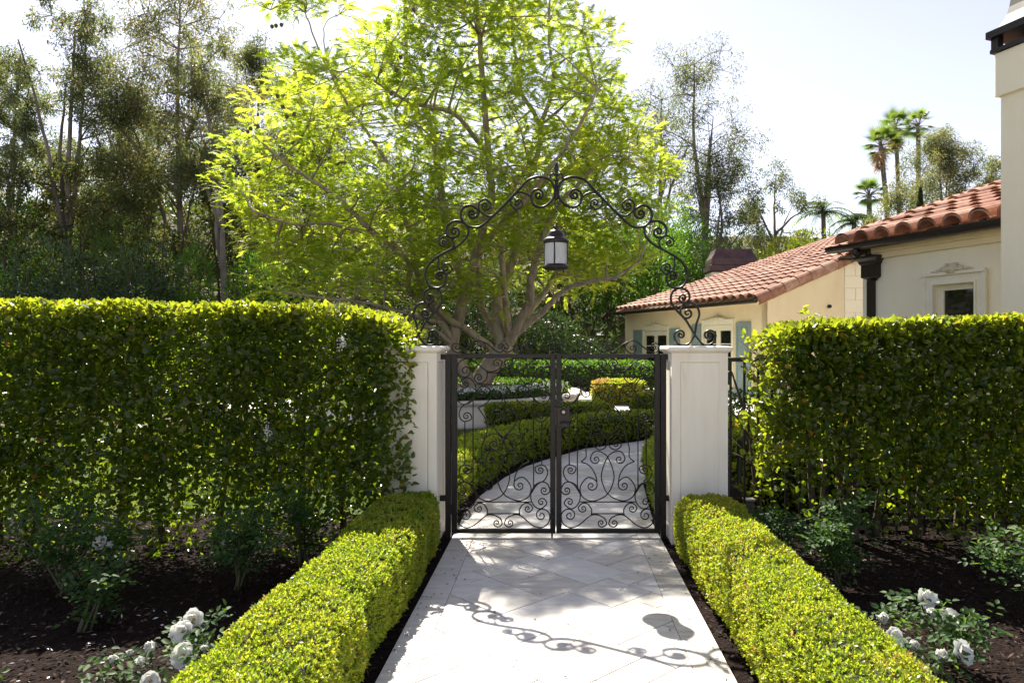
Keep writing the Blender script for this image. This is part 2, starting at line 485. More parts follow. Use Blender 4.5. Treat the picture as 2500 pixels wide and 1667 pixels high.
M['gum'] = leafmat('gum_leaf',  # greyed and lightened to paint in haze over the slope
    [(0.0, (0.060, 0.075, 0.040)), (0.5, (0.105, 0.122, 0.062)), (0.8, (0.15, 0.155, 0.07)), (0.92, (0.22, 0.17, 0.07)), (1.0, (0.30, 0.18, 0.07))],
    [(0.0, (0.17, 0.22, 0.06)), (0.5, (0.30, 0.36, 0.09)), (0.8, (0.46, 0.46, 0.10)), (0.92, (0.55, 0.42, 0.10)), (1.0, (0.60, 0.34, 0.10))], 0.38, 0.5, 0.3)
M['thicket'] = leafmat('thicket_leaf',  # lifted colours stand in for haze among the far trees
    [(0.0, (0.042, 0.055, 0.022)), (0.5, (0.08, 0.094, 0.036)), (0.8, (0.125, 0.122, 0.045)), (1.0, (0.18, 0.13, 0.055))],
    [(0.0, (0.14, 0.19, 0.03)), (0.5, (0.26, 0.32, 0.05)), (0.8, (0.38, 0.38, 0.06)), (1.0, (0.46, 0.32, 0.08))], 0.32, 0.55, 0.25)
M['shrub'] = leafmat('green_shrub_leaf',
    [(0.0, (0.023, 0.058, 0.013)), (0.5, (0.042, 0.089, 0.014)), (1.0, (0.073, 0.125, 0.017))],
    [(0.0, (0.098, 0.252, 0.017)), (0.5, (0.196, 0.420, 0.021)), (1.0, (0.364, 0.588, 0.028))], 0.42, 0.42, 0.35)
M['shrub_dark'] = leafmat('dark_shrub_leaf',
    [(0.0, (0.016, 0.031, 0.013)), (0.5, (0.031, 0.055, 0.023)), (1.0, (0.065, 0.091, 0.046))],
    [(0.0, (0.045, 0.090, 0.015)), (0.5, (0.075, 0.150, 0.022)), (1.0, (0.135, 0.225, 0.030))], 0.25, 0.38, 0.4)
M['shrub_yellow'] = leafmat('yellow_green_shrub_leaf',
    [(0.0, (0.05, 0.08, 0.010)), (0.5, (0.09, 0.12, 0.014)), (1.0, (0.14, 0.15, 0.02))],
    [(0.0, (0.20, 0.28, 0.012)), (0.5, (0.34, 0.40, 0.02)), (1.0, (0.46, 0.46, 0.03))], 0.42, 0.45, 0.3)
M['palm'] = leafmat('palm_leaf',
    [(0.0, (0.054, 0.090, 0.029)), (0.5, (0.100, 0.154, 0.040)), (0.8, (0.162, 0.216, 0.054)), (0.9, (0.432, 0.288, 0.144)), (1.0, (0.540, 0.360, 0.198))],
    [(0.0, (0.156, 0.273, 0.039)), (0.5, (0.312, 0.488, 0.058)), (0.8, (0.546, 0.702, 0.078)), (0.9, (0.663, 0.468, 0.195)), (1.0, (0.702, 0.468, 0.234))], 0.3, 0.4, 0.4)
M['rose'] = leafmat('rose_leaf',
    [(0.0, (0.018, 0.050, 0.012)), (0.5, (0.032, 0.080, 0.016)), (1.0, (0.06, 0.11, 0.02))],
    [(0.0, (0.08, 0.18, 0.015)), (0.5, (0.15, 0.30, 0.02)), (1.0, (0.26, 0.42, 0.03))], 0.35, 0.55, 0.25)
M['grass'] = leafmat('grass_blade',
    [(0.0, (0.04, 0.08, 0.010)), (0.5, (0.07, 0.12, 0.014)), (1.0, (0.12, 0.15, 0.02))],
    [(0.0, (0.16, 0.28, 0.012)), (0.5, (0.28, 0.40, 0.02)), (1.0, (0.42, 0.46, 0.03))], 0.4, 0.5, 0.3)
M['chip'] = leafmat('bark_chip',
    [(0.0, (0.007, 0.005, 0.004)), (0.5, (0.022, 0.013, 0.010)), (0.85, (0.055, 0.031, 0.024)), (1.0, (0.15, 0.10, 0.08))],
    [(0.0, (0.01, 0.01, 0.01)), (1.0, (0.02, 0.02, 0.02))], 0.0, 0.85, 0.2)
M['brush'] = leafmat('brush_leaf',
    [(0.0, (0.018, 0.034, 0.010)), (0.5, (0.039, 0.062, 0.016)), (0.8, (0.078, 0.091, 0.023)), (1.0, (0.130, 0.098, 0.039))],
    [(0.0, (0.052, 0.091, 0.013)), (0.5, (0.117, 0.182, 0.019)), (0.8, (0.234, 0.260, 0.026)), (1.0, (0.286, 0.182, 0.039))], 0.34, 0.5, 0.3)
M['litter'] = leafmat('dry_leaf_bits',
    [(0.0, (0.03, 0.02, 0.012)), (0.5, (0.09, 0.06, 0.03)), (0.8, (0.16, 0.12, 0.05)), (1.0, (0.10, 0.12, 0.03))],
    [(0.0, (0.05, 0.04, 0.02)), (1.0, (0.2, 0.18, 0.05))], 0.1, 0.7, 0.2)
# ---------------------------------------------------------------- the ground
def hill(x, y):
    "height of the terrain: flat garden, wooded slope behind it"
    t = max(0.0, min(1.0, (x + 2.0) / 12.0))
    y0 = 21.5 + 11.0 * t
    a = max(0.0, y - y0)
    z = 0.46 * a * a / (a + 4.0)
    z = z if z < 9 else 9 + (z - 9) * 0.35
    return -0.03 + z + (0.25 * math.sin(x * 0.35 + y * 0.2) + 0.2 * math.sin(y * .5 - x * .17)) * min(1, a / 6)

xs = [-900, -300, -120, -70] + [x for x in range(-50, 51, 2)] + [70, 120, 300, 900]
ys = [-300, -60, -20, -5, 5, 12, 18] + [y for y in range(20, 76, 2)] + [90, 130, 300, 900]
mb = MB()
mb.add([(x, y, hill(x, min(y, 90))) for y in ys for x in xs],
       [(j * len(xs) + i, j * len(xs) + i + 1, (j + 1) * len(xs) + i + 1, (j + 1) * len(xs) + i) for j in range(len(ys) - 1) for i in range(len(xs) - 1)])
tag(mb.build('ground', M['ground'], smooth=True), kind='structure')

def sheet(name, poly, z, mat, thick=0.02):
    mb = MB(); mb.prism(poly, z - thick, z)
    o = mb.build(name, mat)
    return tag(o, kind='structure')

PE = 0.825      # half width of the path
sheet('mulch_bed', [(-9, 0.4), (-PE - 0.012, 0.4), (-PE - 0.012, 6.5), (-9, 6.5)], -0.014, M['soil'])
sheet('mulch_bed', [(PE + 0.012, 0.4), (7.2, 0.4), (4.4, 8.6), (PE + 0.012, 8.6)], -0.014, M['soil'])

# unseen pale paving behind the camera, added to bounce sun into the shade
sheet('bounce_paving', [(-16, -18), (16, -18), (16, 0.38), (-16, 0.38)], -0.012, M['stone'])
# curve of the path beyond the gate
EDGE_L = [(-0.83, 5.95), (-0.82, 6.6), (-0.764, 7.26), (-0.597, 8.2), (-0.379, 8.96), (-0.114, 9.52), (0.403, 10.43), (1.205, 11.16), (1.75, 11.75), (1.9, 12.4), (1.6, 13.2)]
EDGE_R = [(0.83, 5.95), (0.86, 6.6), (0.95, 7.9), (1.3, 9.2), (2.0, 10.3), (3.0, 11.3), (3.6, 13.0), (3.4, 15.0)]
# path of cut stones: a square module laid on the diagonal
path = MB().prism([(-PE, 0.6), (PE, 0.6), (PE, 6.3), (-PE, 6.3)], -0.05, -0.007).build('path', M['grout'])
tag(path, kind='structure')
terrace = MB().prism([(-PE, 6.302), (4.3, 6.302), (4.3, 26), (-1.2, 26), (-1.2, 12.6), (-PE, 9)], -0.05, -0.009).build('garden_path', M['grout'])
tag(terrace, kind='structure')

def clip(poly, a, b, c):
    "keeps the side a*x+b*y<=c"
    out = []
    for i in range(len(poly)):
        p, q = poly[i], poly[(i + 1) % len(poly)]
        dp, dq = a * p[0] + b * p[1] - c, a * q[0] + b * q[1] - c
        if dp <= 0: out.append(p)
        if dp * dq < 0:
            t = dp / (dp - dq)
            out.append((p[0] + (q[0] - p[0]) * t, p[1] + (q[1] - p[1]) * t))
    return out

def area(poly):
    return abs(sum(poly[i][0] * poly[(i + 1) % len(poly)][1] - poly[(i + 1) % len(poly)][0] * poly[i][1] for i in range(len(poly)))) / 2

def inside(pt, poly):
    r = False
    for i in range(len(poly)):
        (x1, y1), (x2, y2) = poly[i], poly[i - 1]
        if (y1 > pt[1]) != (y2 > pt[1]) and pt[0] < (x2 - x1) * (pt[1] - y1) / (y2 - y1) + x1:
            r = not r
    return r

def paver(poly, parent, z=0.0, gap=None):
    cx = sum(p[0] for p in poly) / len(poly); cy_ = sum(p[1] for p in poly) / len(poly)
    mb = MB().prism([(x - cx, y - cy_) for x, y in poly], -0.035, 0, 0.0022)
    o = link('paver', mb.mesh('paver', M['travertine']), parent, (cx, cy_, z + pr.uniform(-0.0012, 0.0008)))
    o.rotation_euler = (R(pr.uniform(-.12, .12)), R(pr.uniform(-.12, .12)), 0)
    return o

pr = random.Random(11)
MOD = 0.1838
ANG = R(45 - 1.1)
ca, sa = math.cos(ANG), math.sin(ANG)
def lat(i, j):
    a, b_ = i * MOD + 0.03, j * MOD + 0.05
    return (a * ca - b_ * sa, a * sa + b_ * ca)
zone = EDGE_L + EDGE_R[::-1]
zone2 = [(x - 0.35, y) for x, y in EDGE_L] + [(x + 0.35, y) for x, y in EDGE_R[::-1]]
used = set()
N = 140
for s_ in range(0, 2 * N):
    for i in range(-10, N):
        j = s_ - i - N // 3
        if (i, j) in used: continue
        x0, y0 = lat(i, j)
        if not (-1.8 < x0 < 4.4 and 1.6 < y0 < 15.6): continue
        opts = [(3, 2), (2, 3), (2, 2), (3, 2), (2, 2), (1, 2), (2, 1), (1, 1)]
        pr.shuffle(opts)
        opts.append((1, 1))
        for w, h in opts:
            cells = [(i + a, j + b_) for a in range(w) for b_ in range(h)]
            if all(c not in used for c in cells): break
        used.update(cells)
        g = 0.0026 / MOD
        poly = [lat(i + g, j + g), lat(i + w - g, j + g), lat(i + w - g, j + h - g), lat(i + g, j + h - g)]
        cx, cy_ = lat(i + w / 2, j + h / 2)
        if cy_ < 6.9:
            front = clip(clip(clip(clip(poly, 1, 0, 0.647), -1, 0, 0.653), 0, 1, 6.3), 0, -1, -2.3)
            if len(front) > 2 and area(front) > 0.0012:
                paver(front, path)
        back = clip(poly, 0, -1, -6.3026)
        if len(back) > 2 and area(back) > 0.0012 and (inside((cx, cy_), zone2)):
            paver(back, terrace, -0.002)
for sg, xi in ((-1, 0.6555), (1, 0.6495)):
    y = 2.3
    while y < 6.29:
        L = pr.choice([0.61, 0.41, 0.61, 0.54])
        y1 = min(y + L, 6.299)
        paver([(sg * xi, y), (sg * PE, y), (sg * PE, y1 - 0.002), (sg * xi, y1 - 0.002)], path)
        y = y1

# beyond: pale paved court behind the planted rings
def ring_pts(c, r0, r1, a0, a1, n=24):
    a = [R(a0 + (a1 - a0) * k / n) for k in range(n + 1)]
    return [(c[0] + r1 * math.cos(t), c[1] + r1 * math.sin(t)) for t in a] + [(c[0] + r0 * math.cos(t), c[1] + r0 * math.sin(t)) for t in a[::-1]]
court = MB().prism([(-9, 17.0), (5, 15.0), (5, 24.4), (-9, 24.4)], -0.03, -0.004).build('paved_court', M['travertine'])
tag(court, kind='structure')

# lawn between the hedge and the curved box rows
LAWN = [(-9, 6.52)] + [(-0.95, 6.52), (-1.15, 7.0)] + [(x - 0.62, y + 0.12) for x, y in EDGE_L[2:7]] + [(0.5, 11.6), (0.3, 12.4), (-1.2, 12.5), (-9, 12.8)]
lawn = sheet('lawn', LAWN, -0.010, M['lawn'], 0.05)
sheet('lawn', [(0.3, 18.0), (3.2, 17.4), (3.4, 18.9), (0.3, 19.4)], 0.012, M['lawn'], 0.05)
# soil under the box rows along the curving path
def offset(line, d):
    out = []
    for i in range(len(line)):
        a = Vector(line[max(i - 1, 0)]); b_ = Vector(line[min(i + 1, len(line) - 1)])
        t = (b_ - a).normalized()
        out.append((line[i][0] - t.y * d, line[i][1] + t.x * d))
    return out
soilL = EDGE_L[:9] + offset(EDGE_L, 0.72)[:9][::-1]
def strip(name, a, b_, z, mat):
    mb = MB(); n = len(a)
    mb.add([(x, y, z) for x, y in a] + [(x, y, z) for x, y in b_] + [(x, y, z - .04) for x, y in a] + [(x, y, z - .04) for x, y in b_],
           [(i + 1, i, n + i, n + i + 1) for i in range(n - 1)] + [(2 * n + i + 1, 2 * n + i, i, i + 1)[::-1] for i in range(n - 1)] + [(3 * n + i, 3 * n + i + 1, n + i + 1, n + i) for i in range(n - 1)])
    return tag(mb.build(name, mat), kind='structure')
strip('mulch_bed', EDGE_L, offset(EDGE_L, 0.78), 0.018, M['soil'])
strip('mulch_bed', offset(EDGE_R, -2.2), EDGE_R, 0.016, M['soil'])

# grass blades
def grass(name, label, pts, h, n_mat):
    n = len(pts)
    d = rand_unit(n) * 0.45 + np.array([0, 0, 1.0])
    nd = rand_unit(n)
    o = cloud(name, None, pts, d, nd, rng.uniform(.5, 1.2, n) * h, 0.007 * rng.uniform(.8, 1.4, n), T_TRI, n_mat)
    return tag(o, label, 'grass')
gp = np.column_stack([rng.uniform(-7, 0.5, 90000), rng.uniform(6.55, 12.7, 90000), np.full(90000, 0.010)])
keep = np.array([inside((p[0], p[1]), LAWN) for p in gp])
tag(lawn, kind='structure')
grass('lawn_grass', 'short green lawn grass behind the tall hedge and gate', gp[keep][:36000], 0.06, M['grass'])

# bark chips
n = 20000
side = rng.random(n) < 0.55
x = np.where(side, rng.uniform(-4.6, -PE - .02, n), rng.uniform(PE + .02, 4.2, n))
y = rng.uniform(2.2, 6.4, n) ** 1.0
pos = np.column_stack([x, y, rng.uniform(-0.012, 0.012, n)])
xd = rand_unit(n); xd[:, 2] *= 0.35
nd = rand_unit(n) * 0.6 + np.array([0, 0, 1.0])
o = cloud('bark_mulch', None, pos, xd, nd, rng.uniform(.015, .05, n), rng.uniform(.008, .018, n), T_DIA, M['chip'], rng.random(n) ** 1.3)
tag(o, 'dark brown bark mulch chips on the planting beds', 'mulch')
# ---------------------------------------------------------------- ironwork
YG = 5.71
SC = 308.2
def gx(zx): return (zx / 2.8 + 980 - CX) / SC
def gz(zy): return EYE - (zy / 2.8 + 820 - CY) / SC
def az(zy): return EYE - (zy / 2.8 + 380 - CY) / SC

def scroll_line(spine, start=None, end=None):
    "control points of a bar that may curl up at either end; start / end = (cx, cy, turns)"
    pts = [Vector((p[0], p[1])) for p in spine]
    def curl(pt, tan, c):
        cx, cy_, turns = c
        r0 = math.hypot(pt.x - cx, pt.y - cy_)
        th = math.atan2(pt.y - cy_, pt.x - cx)
        cr = tan.x * (cy_ - pt.y) - tan.y * (cx - pt.x)
        sg = 1 if cr > 0 else -1
        n = max(6, int(turns * 12))
        return [Vector((cx + r0 * (0.16 ** (k / n)) * math.cos(th + sg * turns * 2 * math.pi * k / n),
                        cy_ + r0 * (0.16 ** (k / n)) * math.sin(th + sg * turns * 2 * math.pi * k / n))) for k in range(1, n + 1)]
    out = list(pts)
    if end: out = out + curl(pts[-1], pts[-1] - pts[-2], end)
    if start: out = curl(pts[0], pts[0] - pts[1], start)[::-1] + out
    n0 = 0 if not start else max(6, int(start[2] * 12))
    return out, n0

def iron_scroll(name, parent, el, mapx, mapz, r, mirror=None, flip=None, Y=None, bar=True, n=6, mat='iron', taper=True, deep=1.0):
    spine, st, en = el
    pts, n0 = scroll_line(spine, st, en)
    W = []
    for p in pts:
        X = p.x if mirror is None else 2 * mirror - p.x
        Z = p.y if flip is None else 2 * flip - p.y
        W.append((mapx(X), YG if Y is None else Y, mapz(Z)))
    per = 3
    W = catmull(W, per)
    m = len(W)
    rad = []
    for i in range(m):
        a = min(1.0, (i + 2) / 22.0) if (taper and st) else 1.0
        b_ = min(1.0, (m - i + 1) / 22.0) if (taper and en) else 1.0
        rad.append(r * (0.55 + 0.45 * min(a, b_)))
    mb = MB(); mb.tube(W, rad, n)
    y0 = YG if Y is None else Y
    mb.v = [(x, y0 + (y - y0) * deep, z) for x, y, z in mb.v]
    return mb.build(name, M[mat], parent, smooth=True)

# -- one quarter of a leaf, traced on the right leaf (axis x=1410, middle height y=732)
Q = [
    ([(1092, 1235), (1105, 1280), (1150, 1308), (1210, 1293), (1290, 1228), (1340, 1222), (1388, 1245), (1402, 1280)], (1150, 1226, 1.7), (1366, 1276, 1.5)),
    ([(1092, 1045), (1113, 1006), (1150, 997), (1195, 1020), (1222, 1080), (1215, 1135), (1185, 1172), (1150, 1178), (1116, 1150)], (1130, 1054, 1.6), (1150, 1135, 1.5)),
    ([(1297, 1222), (1300, 1185), (1272, 1146), (1236, 1143), (1211, 1168)], None, (1243, 1178, 1.5)),
    ([(1222, 1078), (1180, 1015), (1130, 985), (1107, 935), (1120, 895), (1150, 880), (1190, 895)], None, (1158, 914, 1.6)),
]
C_LOW = [
    ([(1228, 858), (1285, 885), (1325, 945), (1337, 1005)], None, (1298, 1022, 1.5)),
    ([(1336, 995), (1305, 970), (1265, 970), (1222, 1030), (1235, 1095), (1290, 1125), (1345, 1118), (1410, 1078), (1447, 1000), (1450, 930), (1410, 826), (1360, 790), (1315, 792), (1293, 830)], None, (1330, 842, 1.5)),
    ([(1238, 490), (1290, 570), (1300, 640), (1288, 690), (1262, 760), (1262, 825), (1228, 858)], None, None),
    ([(1238, 490), (1295, 460), (1328, 410), (1315, 360), (1270, 340), (1235, 365)], None, (1267, 390, 1.5)),
    ([(1408, 692), (1345, 630), (1320, 565), (1345, 515), (1385, 508), (1409, 540)], None, (1380, 545, 1.5)),
    ([(1322, 540), (1345, 503), (1395, 455), (1407, 410), (1385, 378)], None, (1372, 406, 1.3)),
    ([(1290, 690), (1340, 667), (1390, 685), (1407, 725), (1390, 765), (1350, 777), (1318, 752)], None, (1350, 742, 1.5)),
]
TOP = [
    ([(1762, 70), (1755, 100), (1715, 114), (1665, 85), (1605, 37), (1560, 36), (1530, 75), (1545, 105)], (1728, 76, 1.4), (1578, 84, 1.6)),
    ([(1560, 37), (1515, 57), (1465, 100), (1432, 112), (1404, 92)], None, (1430, 76, 1.4)),
]
def gate_leaf(dx, label, lock, hinge_side):
    x0, x1 = gx(1058 + dx), gx(1767 + dx)
    root = empty('gate_leaf', ((x0 + x1) / 2, YG, 0), label, 'gate', 'leaves of the iron gate')
    zt, zb = gz(122), gz(1345)
    fw, ft = 0.043, 0.038
    for xa in (x0, x1 - fw):
        bevel(MB().box((xa + fw / 2, YG, (zt + zb) / 2), (fw, ft, zt - zb)).build('stile', M['iron'], root), 0.003, 1)
    for za in (zb, zt - 0.034):
        bevel(MB().box(((x0 + x1) / 2, YG, za + 0.017), (x1 - x0 - 2 * fw, ft - 0.004, 0.034)).build('rail', M['iron'], root), 0.003, 1)
    ax = 1410 + dx
    sh = lambda zx: gx(zx + dx)
    for el in Q:
        for mir in (None, 1410):
            for fl in (None, 732):
                iron_scroll('scroll', root, el, sh, gz, 0.0052, mir, fl)
    for el in C_LOW:
        for mir in (None, 1410):
            iron_scroll('scroll', root, el, sh, gz, 0.0052, mir, Y=YG + (0.004 if mir else -0.004))
    for el in TOP:
        for mir in (None, 1410):
            iron_scroll('cresting_scroll', root, el, sh, gz, 0.0056, mir)
    for a, b_, y in ((1222, 1598, 1133), (1222, 1598, 331), (1298, 1522, 1213), (1298, 1522, 251)):
        MB().tube([(sh(a), YG, gz(y)), (sh(b_), YG, gz(y))], 0.005, 6).build('cross_bar', M['iron'], root)
    for xx in (1203, 1617):
        MB().tube([(sh(xx), YG, gz(430)), (sh(xx), YG, gz(1034))], 0.005, 6).build('upright_bar', M['iron'], root)
    for xx in (1147, 1673):
        MB().tube([(sh(xx), YG, gz(584)), (sh(xx), YG, gz(880))], 0.005, 6).build('upright_bar', M['iron'], root)
    for xx in (1203, 1617):
        MB().box((sh(xx), YG, gz(1034) - 0.004), (0.016, 0.014, 0.008)).build('collar', M['iron'], root)
        MB().box((sh(xx), YG, gz(430) + 0.004), (0.016, 0.014, 0.008)).build('collar', M['iron'], root)
    if lock:
        lb = MB().box(((gx(1064) + gx(1150)) / 2, YG - 0.012, (gz(485) + gz(618)) / 2), (gx(1150) - gx(1064), 0.06, gz(485) - gz(618))).build('lock_box', M['iron_brown'], root)
        bevel(lb, 0.004)
        cx, cz = gx(1108), gz(515)
        ring = [(cx + 0.025 * math.cos(t), YG - 0.046, cz + 0.025 * math.sin(t)) for t in [2 * math.pi * k / 20 for k in range(21)]]
        MB().tube(ring, 0.0035, 5).build('keyhole_ring', M['iron'], lb)
        MB().lathe((0, 0, 0), [(0.011, 0), (0.011, 0.012), (0.006, 0.016)], 14)
        kb = MB(); kb.tube([(cx, YG - 0.042, cz), (cx, YG - 0.058, cz)], 0.012, 12); kb.build('key_cylinder', M['steel'], lb)
        hd = MB(); hd.tube(catmull([(gx(1092), YG - 0.04, gz(592)), (gx(1092), YG - 0.075, gz(590)), (gx(1110), YG - 0.082, gz(583)), (gx(1148), YG - 0.08, gz(590)), (gx(1158), YG - 0.072, gz(584))], 4), 0.007, 8)
        hd.build('lever_handle', M['iron'], lb, True)
    else:
        MB().tube([(gx(1030), YG - 0.026, gz(1170)), (gx(1030), YG - 0.026, 0.004)], 0.007, 8).build('drop_bolt', M['iron'], root)
        MB().box((gx(1030), YG - 0.024, gz(1230)), (0.03, 0.02, 0.03)).build('bolt_keeper', M['iron'], root)
        MB().box((gx(1056), YG - 0.026, (gz(485) + gz(605)) / 2), (0.014, 0.006, gz(485) - gz(605))).build('strike_plate', M['iron_brown'], root)
    hx = x0 - 0.007 if hinge_side < 0 else x1 + 0.007
    for zz in (gz(260), gz(1180)):
        MB().tube([(hx, YG - 0.012, zz - 0.04), (hx, YG - 0.012, zz + 0.04)], 0.008, 8).build('hinge', M['iron'], root)
    return root
gate_leaf(-713, 'left leaf of the black wrought iron scroll gate, with drop bolt', False, -1)
gate_leaf(0, 'right leaf of the black wrought iron scroll gate, with lock box', True, 1)

# -- hinge posts
for xa, xb, sg, which in ((302, 340, -1, 'left'), (1770, 1808, 1, 'right')):
    root = empty('gate_post', ((gx(xa) + gx(xb)) / 2, YG, 0), f'slim black steel hinge post at the {which} pillar of the gate', 'post', 'hinge posts of the gate')
    w = gx(xb) - gx(xa)
    bevel(MB().box(((gx(xa) + gx(xb)) / 2, YG, (gz(122) - 0.02) / 2), (w, 0.05, gz(122) + 0.02)).build('post', M['iron'], root), 0.003, 1)
    for zz in (gz(142), gz(1105)):
        bevel(MB().box((((gx(xa) + gx(xb)) / 2) + sg * (w / 2 + 0.02), YG - 0.005, zz), (0.045, 0.045, 0.042)).build('bracket', M['iron'], root), 0.003, 1)

# ---------------------------------------------------------------- pillars
def pillar(xc, label):
    w = 0.428; yc = YG; zt = 1.514
    root = empty('gate_pillar', (xc, yc, 0), label, 'pillar', 'pillars of the gate')
    s = MB()
    # shaft with a sunk panel on each face
    h = zt - 0.046
    hw = w / 2
    for k in range(4):
        th = k * math.pi / 2
        ax = Vector((math.cos(th), math.sin(th), 0)); ay = Vector((-math.sin(th), math.cos(th), 0)); up = Vector((0, 0, 1))
        o = Vector((xc, yc, 0))
        def q(u, z, d): return o + ax * u - ay * d + up * z
        a, b_ = hw, hw - 0.062
        zb0, zt0 = 0.10, h - 0.072
        i1, i2 = 0.012, 0.022
        rings = [[(-a, 0), (a, 0), (a, h), (-a, h)], [(-b_, zb0), (b_, zb0), (b_, zt0), (-b_, zt0)],
                 [(-b_ + i1, zb0 + i1), (b_ - i1, zb0 + i1), (b_ - i1, zt0 - i1), (-b_ + i1, zt0 - i1)],
                 [(-b_ + i2, zb0 + i2), (b_ - i2, zb0 + i2), (b_ - i2, zt0 - i2), (-b_ + i2, zt0 - i2)]]
        dep = [hw, hw, hw - 0.012, hw - 0.010]
        vv = [q(u, z, dep[i]) for i, rg in enumerate(rings) for u, z in rg]
        ff = []
        for l in range(3):
            for e in range(4):
                f = (e + 1) % 4
                ff.append((l * 4 + e, l * 4 + f, (l + 1) * 4 + f, (l + 1) * 4 + e))
        ff.append((12, 13, 14, 15))
        s.add(vv, ff)
    s.build('shaft', M['pillar'], root)
    # cap with a rounded nose
    prof = [(hw + 0.004, h - 0.006), (hw + 0.012, h), (hw + 0.024, h + 0.004), (hw + 0.034, h + 0.014), (hw + 0.037, h + 0.026), (hw + 0.032, h + 0.038), (hw + 0.02, h + 0.045), (hw - 0.02, h + 0.0475)]
    c = MB(); vv = []; n = 24
    for a, z in prof:
        rr = 0.016
        for k in range(4):
            cxk = (a - rr) * (1 if k in (0, 3) else -1); cyk = (a - rr) * (1 if k in (0, 1) else -1)
            for j in range(4):
                t = k * math.pi / 2 + j / 3 * math.pi / 2
                vv.append((xc + cxk + rr * math.cos(t), yc + cyk + rr * math.sin(t), z))
    n = 16
    ff = [(i * n + k, i * n + (k + 1) % n, (i + 1) * n + (k + 1) % n, (i + 1) * n + k) for i in range(len(prof) - 1) for k in range(n)]
    ff += [tuple(range(n))[::-1], tuple((len(prof) - 1) * n + k for k in range(n))]
    c.add(vv, ff); c.build('cap', M['pillar'], root, True)
    return root
pillar(-0.912 - 0.214, 'white stucco gate pillar half hidden by the tall left hedge')
pillar(0.881 + 0.214, 'white stucco gate pillar beside the iron fence, in full view')
ZC = 1.5155   # top of the caps

# ---------------------------------------------------------------- arch
AR = [
    ('arch_scroll', [(2147, 1232), (2128, 1280), (2065, 1293), (2005, 1225), (1945, 1125), (1870, 1045), (1842, 985), (1855, 930), (1905, 906), (1955, 925), (1970, 972), (1945, 1008)], (2100, 1230, 1.6), (1927, 972, 1.5), .0085),
    ('arch_scroll', [(1866, 1232), (1880, 1278), (1925, 1296), (1975, 1275), (2005, 1218), (2016, 1150), (2037, 1080), (2012, 1022), (1960, 1005), (1916, 1040)], (1908, 1226, 1.6), (1955, 1076, 1.6), .008),
    ('arch_scroll', [(1813, 828), (1825, 880), (1870, 905), (1925, 890), (1957, 825), (1940, 755), (1880, 695), (1800, 650), (1720, 605), (1670, 550), (1663, 495), (1700, 457), (1755, 447), (1805, 480), (1812, 522)], (1856, 826, 1.6), (1758, 520, 1.7), .009),
    ('arch_scroll', [(1866, 692), (1866, 745), (1850, 792), (1812, 808), (1776, 785)], None, (1815, 768, 1.6), .0065),
    ('arch_scroll', [(1800, 652), (1762, 612), (1775, 567), (1820, 548), (1860, 578)], None, (1831, 594, 1.6), .0065),
    ('arch_scroll', [(1232, 282), (1215, 338), (1150, 352), (1085, 300), (1072, 235), (1100, 172), (1170, 146), (1250, 165), (1310, 225), (1400, 320), (1500, 420), (1580, 485), (1650, 487), (1695, 455), (1715, 400), (1690, 352), (1640, 341), (1597, 372)], (1183, 270, 1.8), (1636, 396, 1.6), .0092),
    ('arch_scroll', [(1232, 290), (1265, 262), (1320, 252), (1368, 288), (1370, 335), (1335, 368), (1297, 348)], None, (1325, 325, 1.5), .007),
    ('arch_scroll', [(1455, 375), (1495, 412), (1545, 408), (1588, 370), (1587, 320), (1547, 297), (1511, 328)], None, (1548, 343, 1.6), .007),
]
arch = empty('gate_arch', (gx(1060), YG, ZC), 'black wrought iron scroll arch with a spear finial, standing on the two gate pillars', 'arch')
for nm, sp, st, en, r_ in AR:
    for mir in (None, 1060):
        iron_scroll(nm, arch, (sp, st, en), gx, az, r_ * 1.12, mir, n=8, deep=2.1)
for x in (2003, 117):
    MB().box((gx(x), YG, ZC + 0.002), (0.34, 0.03, 0.006)).build('foot_plate', M['iron'], arch)
xc = gx(1060)
stem = MB().lathe((xc, YG, az(302)), [(0.012, 0), (0.017, 0.01), (0.017, 0.05), (0.021, 0.055), (0.017, 0.06), (0.017, 0.105), (0.013, 0.11), (0.012, 0.145), (0.02, 0.15), (0.02, 0.158), (0.012, 0.163), (0.009, 0.20), (0.012, 0.215), (0.021, 0.245), (0.014, 0.275), (0.006, 0.292), (0.002, 0.30)], 10)
stem.build('finial', M['iron'], arch, True)
for sg in (-1, 1):
    MB().tube(catmull([(xc, YG, az(150)), (xc + sg * 0.022, YG, az(125)), (xc + sg * 0.042, YG, az(128)), (xc + sg * 0.05, YG, az(142)), (xc + sg * 0.042, YG, az(155))], 5), [0.006 + 0.003 * (k / 20) for k in range(21)], 6).build('finial_curl', M['iron'], arch, True)

# ---------------------------------------------------------------- lantern on its chain
lan = empty('hanging_lantern', (xc, YG, az(780)), 'black bell-topped lantern with rippled glass hanging from the iron arch', 'lantern')
lk = MB()
zt, zb = az(303), az(474)
loop = [(xc + 0.014 * math.cos(t), YG, zt - 0.026 + 0.026 * math.sin(t)) for t in [2 * math.pi * k / 14 for k in range(15)]]
MB().tube(loop, 0.0035, 5).build('hook_ring', M['iron'], lan, True)
nl = 9
z0 = zt - 0.045
for k in range(nl):
    zc = z0 - (k + 0.5) * (z0 - zb) / nl
    hh = (z0 - zb) / nl * 0.72
    ring = []
    for j in range(13):
        t = 2 * math.pi * j / 12
        a, c_ = 0.0075 * math.cos(t), hh * math.sin(t)
        ring.append((xc + (a if k % 2 else 0), YG + (0 if k % 2 else a), zc + c_))
    MB().tube(ring, 0.0022, 5).build('chain_link', M['iron'], lan, True)
zo = az(785)
def lz(zy): return az(zy) - zo
def lr(p): return p / 2.8 / SC
xl = gx(1056)
